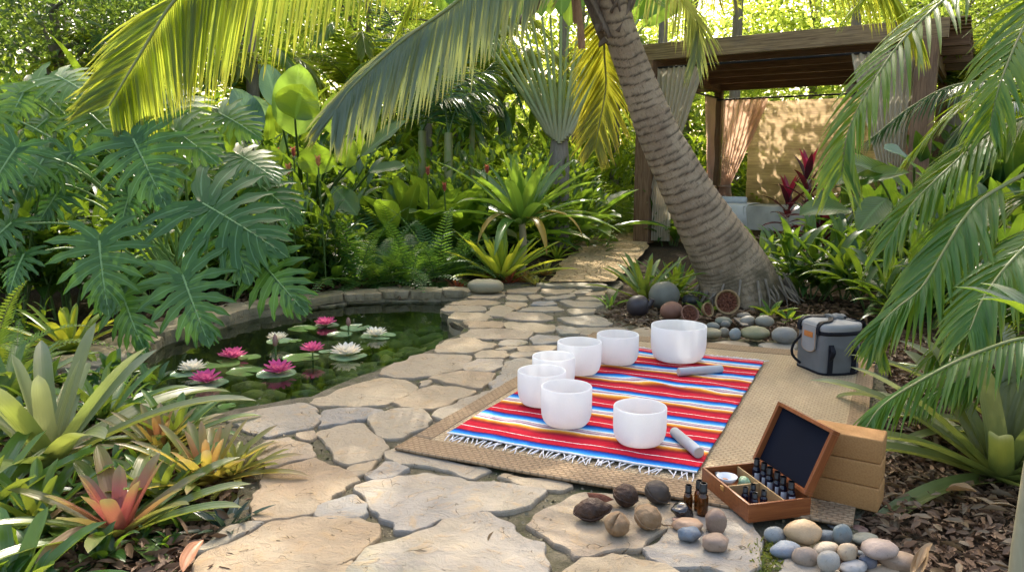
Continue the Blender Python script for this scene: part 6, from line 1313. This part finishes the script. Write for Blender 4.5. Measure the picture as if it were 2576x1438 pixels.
def padm(r, mat, notch):
    m = MB(); n = 40; rows, cols = [], []
    for q in (.02, .35, .7, .93, 1.0):
        rows.append([V((math.cos(a) * r * q * (1 + .025 * math.sin(a * 7)), math.sin(a) * r * q * (1 + .02 * math.sin(a * 5)), .004 + (.05 * r if q == 1 else 0) * (1 + math.sin(a * 3)) * .6)) for a in [R(14) + (2 * math.pi - R(28)) * k / n for k in range(n + 1)]]); cols.append([(.5, q, (k * 3.0 / n) % 1, 1) for k in range(n + 1)])
    m.grid(rows, cols); return m
for lab, x, y, w_, k in (('green lily pad behind the raised white lily', 1390, 265, 330, 'pad'), ('pale pad under the farthest pink lily', 1655, 228, 265, 'pad_blue'), ('large pale pad beneath the tall bud', 1980, 255, 350, 'pad_blue'), ('pale pad overlapping the one beneath the tall bud', 1800, 330, 280, 'pad_blue'), ('pale pad carrying the white lily near the paving side corner', 2230, 345, 390, 'pad_blue'), ('pale pad under the raised white lily', 1130, 405, 290, 'pad_blue'),
                       ('green pad tucked beside the middle pink lily', 790, 585, 250, 'pad'), ('wide green pad in front of the middle pink lily', 480, 660, 390, 'pad'), ('green pad touching the pale pad near the flagstones', 740, 745, 400, 'pad'), ('pale pad carrying the pink lily nearest the flagstones', 1090, 770, 430, 'pad_blue'), ('large green pad in front of the stalked pink lily', 1370, 590, 410, 'pad'), ('small pad half hidden behind the stalked pink lily', 1640, 522, 150, 'pad_blue'),
                       ('pale pad carrying the white lily closest to the paving', 1890, 575, 420, 'pad_blue'), ('pale pad under the white lily behind the deep pink one', 80, 770, 330, 'pad_blue'), ('pale pad carrying the deep pink lily', 340, 875, 420, 'pad_blue'), ('light green pad at the near edge of the pond beside the bromeliads', 540, 1130, 200, 'pad'), ('small olive pad floating next to the raised white lily', 1300, 400, 150, 'pad')):
    X, Y = TL_(x, y); p = G(X, Y, WZ + .004); r = w_ * .2253 / 2 / ppm(p); m = padm(r, k, 0); o = m.build('lily_pad', M[k]); o.location = V((p.x, p.y, WZ + U(.002, .006))); o.rotation_euler = (0, 0, U(0, 6)); tag(o, lab, 'lily pad', 'lily pads on the pond')
for lab, x, y, h in (('tall lily bud rising through the pale pads', 1900, 335, .13), ('slim lily bud on a thick stalk before the raised white lily', 1088, 600, .16)):
    X, Y = TL_(x, y); p = G(X, Y, WZ); t = thing('lily_bud', lab, 'flower bud', p); m = MB(); tube(m, [V((0, 0, -.1)), V((0, 0, h * .62))], .007, 6); m.build('stalk', M['rachis_dark'], t); m = MB(); lathe(m, [(.002, h * .55), (.016, h * .66), (.02, h * .82), (.014, h * 1.02), (.001, h * 1.15)], 12); m.build('bud', M['lily_bud'], t)

# ================================================================== plants nearest the camera
brom('bromeliad', 'large olive bromeliad with wide leaves, sky reflection painted on their tips, at the near pond corner', 'bromeliad', bare(G(125, 1150)), 24, .95, .125, 'brom_big', None, .5, None, e0=80, e1=0, bend=.85, chan=.22, nseg=14, na=6)
brom('bromeliad', 'green bromeliad with a coral red centre beside the dark rosette', 'bromeliad', bare(G(300, 1315)), 42, .50, .078, 'brom_pink', None, 1.0, None, e0=72, e1=-8, bend=.72, chan=.22, nseg=12, na=6, inner=.5)
brom('bromeliad', 'yellow and orange bromeliad spilling onto the flagstones', 'bromeliad', bare(G(520, 1195)), 34, .40, .052, 'brom_orange', None, .2, None, e0=80, e1=4, bend=.6, nseg=10, na=4)
brom('bromeliad', 'orange bronze bromeliad behind the yellow one at the pond rim', 'bromeliad', bare(G(400, 1110)), 30, .34, .045, 'brom_orange', None, 2.2, None, e0=80, e1=8, bend=.6, nseg=10, na=4)
brom('bromeliad', 'pink tinged yellow bromeliad low against the flagstones', 'bromeliad', bare(G(590, 1180)), 26, .26, .036, 'brom_yellow', None, 2.2, None, e0=75, e1=0, bend=.6, nseg=8, na=4)
brom('rosette_plant', 'small dark silvery rosette beside the flagstones', 'plant', bare(G(568, 1300)), 18, .19, .036, 'brom_dark', None, 0, None, prof=p_lance, e0=65, e1=0, bend=.5, nseg=7, na=2)
brom('bromeliad', 'yellow green bromeliad clump on the pond bank below the philodendron', 'bromeliad', bare(G(175, 870)), 24, .60, .07, 'brom_lime', None, 0, None, e0=80, e1=8, bend=.8, nseg=10)
brom('bromeliad', 'green bromeliad cut by the picture edge at the bottom corner', 'bromeliad', bare(G(-60, 1290)), 18, .6, .085, 'brom_green', None, 0, None, e0=75, e1=0, bend=.9, nseg=10)
brom('bromeliad', 'olive bromeliad with reddish ribs beside the bark mulch', 'bromeliad', bare(G(2590, 1190)), 22, .92, .085, 'brom_green', None, 0, None, e0=80, e1=2, bend=1.0, nseg=14, na=6, base=.0) if False else brom('bromeliad', 'large green bromeliad arching over the bark mulch', 'bromeliad', bare(G(2520, 1175)), 30, 1.0, .115, 'brom_big', None, .4, None, e0=82, e1=0, bend=.95, nseg=14, na=6)
for lab, x, y, L_, W_2 in (('green bromeliad wedged between the olive and coral centred ones', 90, 1290, .4, .065), ('green bromeliad low behind the yellow one', 400, 1230, .34, .055), ('plain green bromeliad at the bottom edge of the bed', 20, 1480, .4, .07), ('green bromeliad between the olive one and the pond', 260, 1040, .5, .07), ('green bromeliad behind the olive one', 20, 990, .6, .08), ('green bromeliad leaning over the near pond rim', 440, 1085, .38, .055)): brom('bromeliad', lab, 'bromeliad', bare(G(x, y)), 22, L_, W_2, 'brom_green', None, U(0, 6), None, e0=75, e1=0, bend=.9, nseg=10)
brom('bromeliad', 'orange ribbed green bromeliad behind the large one over the mulch', 'bromeliad', bare(G(2570, 1080)), 24, .85, .085, 'brom_big', None, .9, None, e0=84, e1=8, bend=.9, nseg=12, na=6)
brom('bromeliad', 'low green bromeliad under the areca fronds by the mulch', 'bromeliad', bare(G(2430, 960)), 20, .5, .06, 'brom_green', None, .2, None, e0=80, e1=5, bend=.9, nseg=10)
lf = mkplant('lime_fern', 'lime green fern above the near bromeliads', 'fern', fern_mesh(12, .62, .10, 26, 70, 15, 1.4, .022), [M['fern_lime'], M['rachis']], None, 'fronds'); lp = placer(lf)
lp(bare(G(-30, 920)), 0, 1.25); lp(bare(G(40, 960)), 2, .8, 'smaller lime fern low behind the olive bromeliad')
ll = mkplant('ginger_plant', 'lime leaved ginger stems cut by the picture edge', 'plant', ginger_mesh(6, 1.0, .36, .09), [M['ginger_lime'], M['rachis']], None); lq = placer(ll); lq(bare(G(-160, 860)), 0, 1.0); lq(bare(G(80, 850)), 1.2, .3, 'short lime leaved ginger beside the bromeliad clump')
dk = mkplant('ginger_plant', 'low dark leafy clump in the shade of the bromeliads', 'plant', ginger_mesh(6, .08, .14, .05, .8, 5), [M['ginger'], M['rachis_dark']], 'dark undergrowth clumps by the bromeliads'); dq = placer(dk)
for x, y, s in [(60, 1330, .9), (160, 1400, .9), (20, 1420, 1.0), (240, 1200, .9), (330, 1180, .8), (420, 1230, .7), (60, 1080, 1.2), (200, 1060, 1.0), (290, 1020, 1.0), (300, 960, 1.1), (210, 960, 1.3), (90, 1000, 1.3), (430, 1330, .5)]: dq(bare(G(x, y)), None, s)
t = thing('pale_stem', 'pale mottled plant stem at the corner of the mulch', 'stem', G(2552, 1480, 0)); m = MB(); a = V((0, 0, 0)); tube(m, [V((0, 0, -.05)), V((.012, .02, .12)), V((.04, .05, .34)), V((.10, .10, .75))], [.022, .02, .018, .015], 10); m.build('stalk', M['stem'], t)
m = MB()
for i in range(9): a = i * 2.4; leaf(m, V((.10, .10, .75)), V((math.cos(a), math.sin(a), .8)), .3, .07, p_lance, 1, 6, 2, .2)
m.build('leaves', M['ginger'], t)
def dryleaf(label, a, b, wd, mat='dry', z=.02, up=(0, 0, 1)):
    A, B_ = G(*a, z), G(*b, z); m = MB(); leaf(m, A, B_ - A + V((0, 0, .05)), (B_ - A).length, wd, p_lance, .35, 9, 4, .5, up=V(up), wav=.05); o = m.build('fallen_leaf', M[mat]); tag(o, label, 'leaf')
dryleaf('curled pinkish fallen flower petal on the mortar beside the flagstone', (460, 1440), (515, 1378), .05, 'peach'); dryleaf('curled dry tan leaf standing by the large brown pebble', (2290, 1450), (2345, 1380), .03); dryleaf('second curled dry leaf beside the large brown pebble', (2310, 1455), (2330, 1395), .03)
dryleaf('dry tan leaf stalk lying under the coral centred bromeliad', (60, 1370), (200, 1270), .03); dryleaf('long brown dry leaf lying across the dark soil', (90, 1420), (260, 1330), .05); dryleaf('small brown leaf fallen on the grey flagstone', (1228, 1360), (1250, 1352), .012); dryleaf('bright dry leaf on the mulch under the arching bromeliad', (2380, 1235), (2460, 1260), .05)

M['grit'] = plain('sandy_grit', (.30, .25, .17), (.14, .13, .07), .9)
# ================================================================== mulch, litter and moss (stuff)
def scatter(name, label, poly, n, size, mat, asp=.35, z=.0, seed=1, avoid=None, pile=.02, flat=.25, zabs=None):
    r = np.random.default_rng(seed); pg = np.array(gxy(poly)); out = []
    while len(out) < n:
        q = r.uniform(pg.min(0), pg.max(0), (n * 2, 2)); k = inpoly(q, [tuple(a) for a in pg])
        if avoid is not None: k &= ~inpoly(q, avoid)
        out += [tuple(a) for a in q[k]]
    c = np.array([(a, b, (gz(a, b) + .012 + z if zabs is None else zabs) + pile * r.uniform()) for a, b in out[:n]]); sz = size * r.uniform(.4, 1.5, n) ** 1.3
    o = cloud_obj(name, leafcloud(c, sz, asp, flat, .05), M[mat]); tag(o, kind='stuff'); o['label'] = label
PP = [(p.x, p.y) for p in pr]
MUL = [(2230, 880), (2300, 800), (2700, 800), (2900, 1100), (2900, 1560), (1950, 1560), (1950, 1420), (2140, 1335)]
scatter('bark_mulch', 'bark mulch and dry leaf litter beside the rug', MUL, 17000, .040, 'chip', .36, 0, 1, PP)
scatter('leaf_litter', 'pale dry leaf litter strewn on the mulch', MUL, 1500, .06, 'litter', .3, .012, 2, PP)
scatter('palm_bed_litter', 'dry litter on the soil at the foot of the coconut palm', [(1500, 815), (1520, 745), (1750, 720), (2000, 740), (2250, 760), (2300, 860), (2200, 880), (2000, 860), (1800, 850), (1650, 830)], 2600, .06, 'chip', .35, 0, 3)
scatter('pale_bed_litter', 'pale dry litter around the gourds', [(1500, 815), (1520, 755), (1660, 745), (1680, 830), (1640, 830)], 500, .06, 'litter', .3, .01, 7)
scatter('bromeliad_litter', 'dark leaf litter under the near bromeliads', [(-100, 1560), (-100, 900), (250, 940), (420, 1090), (600, 1110), (650, 1250), (560, 1380), (500, 1560)], 5200, .06, 'chip', .3, 0, 4)
scatter('pond_bank_litter', 'dry litter along the far pond bank', [(400, 830), (550, 780), (760, 745), (1180, 730), (1180, 690), (800, 690), (500, 720), (350, 800)], 2200, .07, 'chip', .3, .0, 5)
scatter('moss', 'mossy tufts growing in the paving joints', [(1880, 1370), (1990, 1340), (1960, 1440), (1870, 1430)], 900, .022, 'moss', .25, .02, 6, None, .015, 1.5)



scatter('joint_grit', 'sandy grit and moss packed in the paving joints', pathpx, 14000, .011, 'grit', .8, 0, 9, None, .005, .1, -.019)
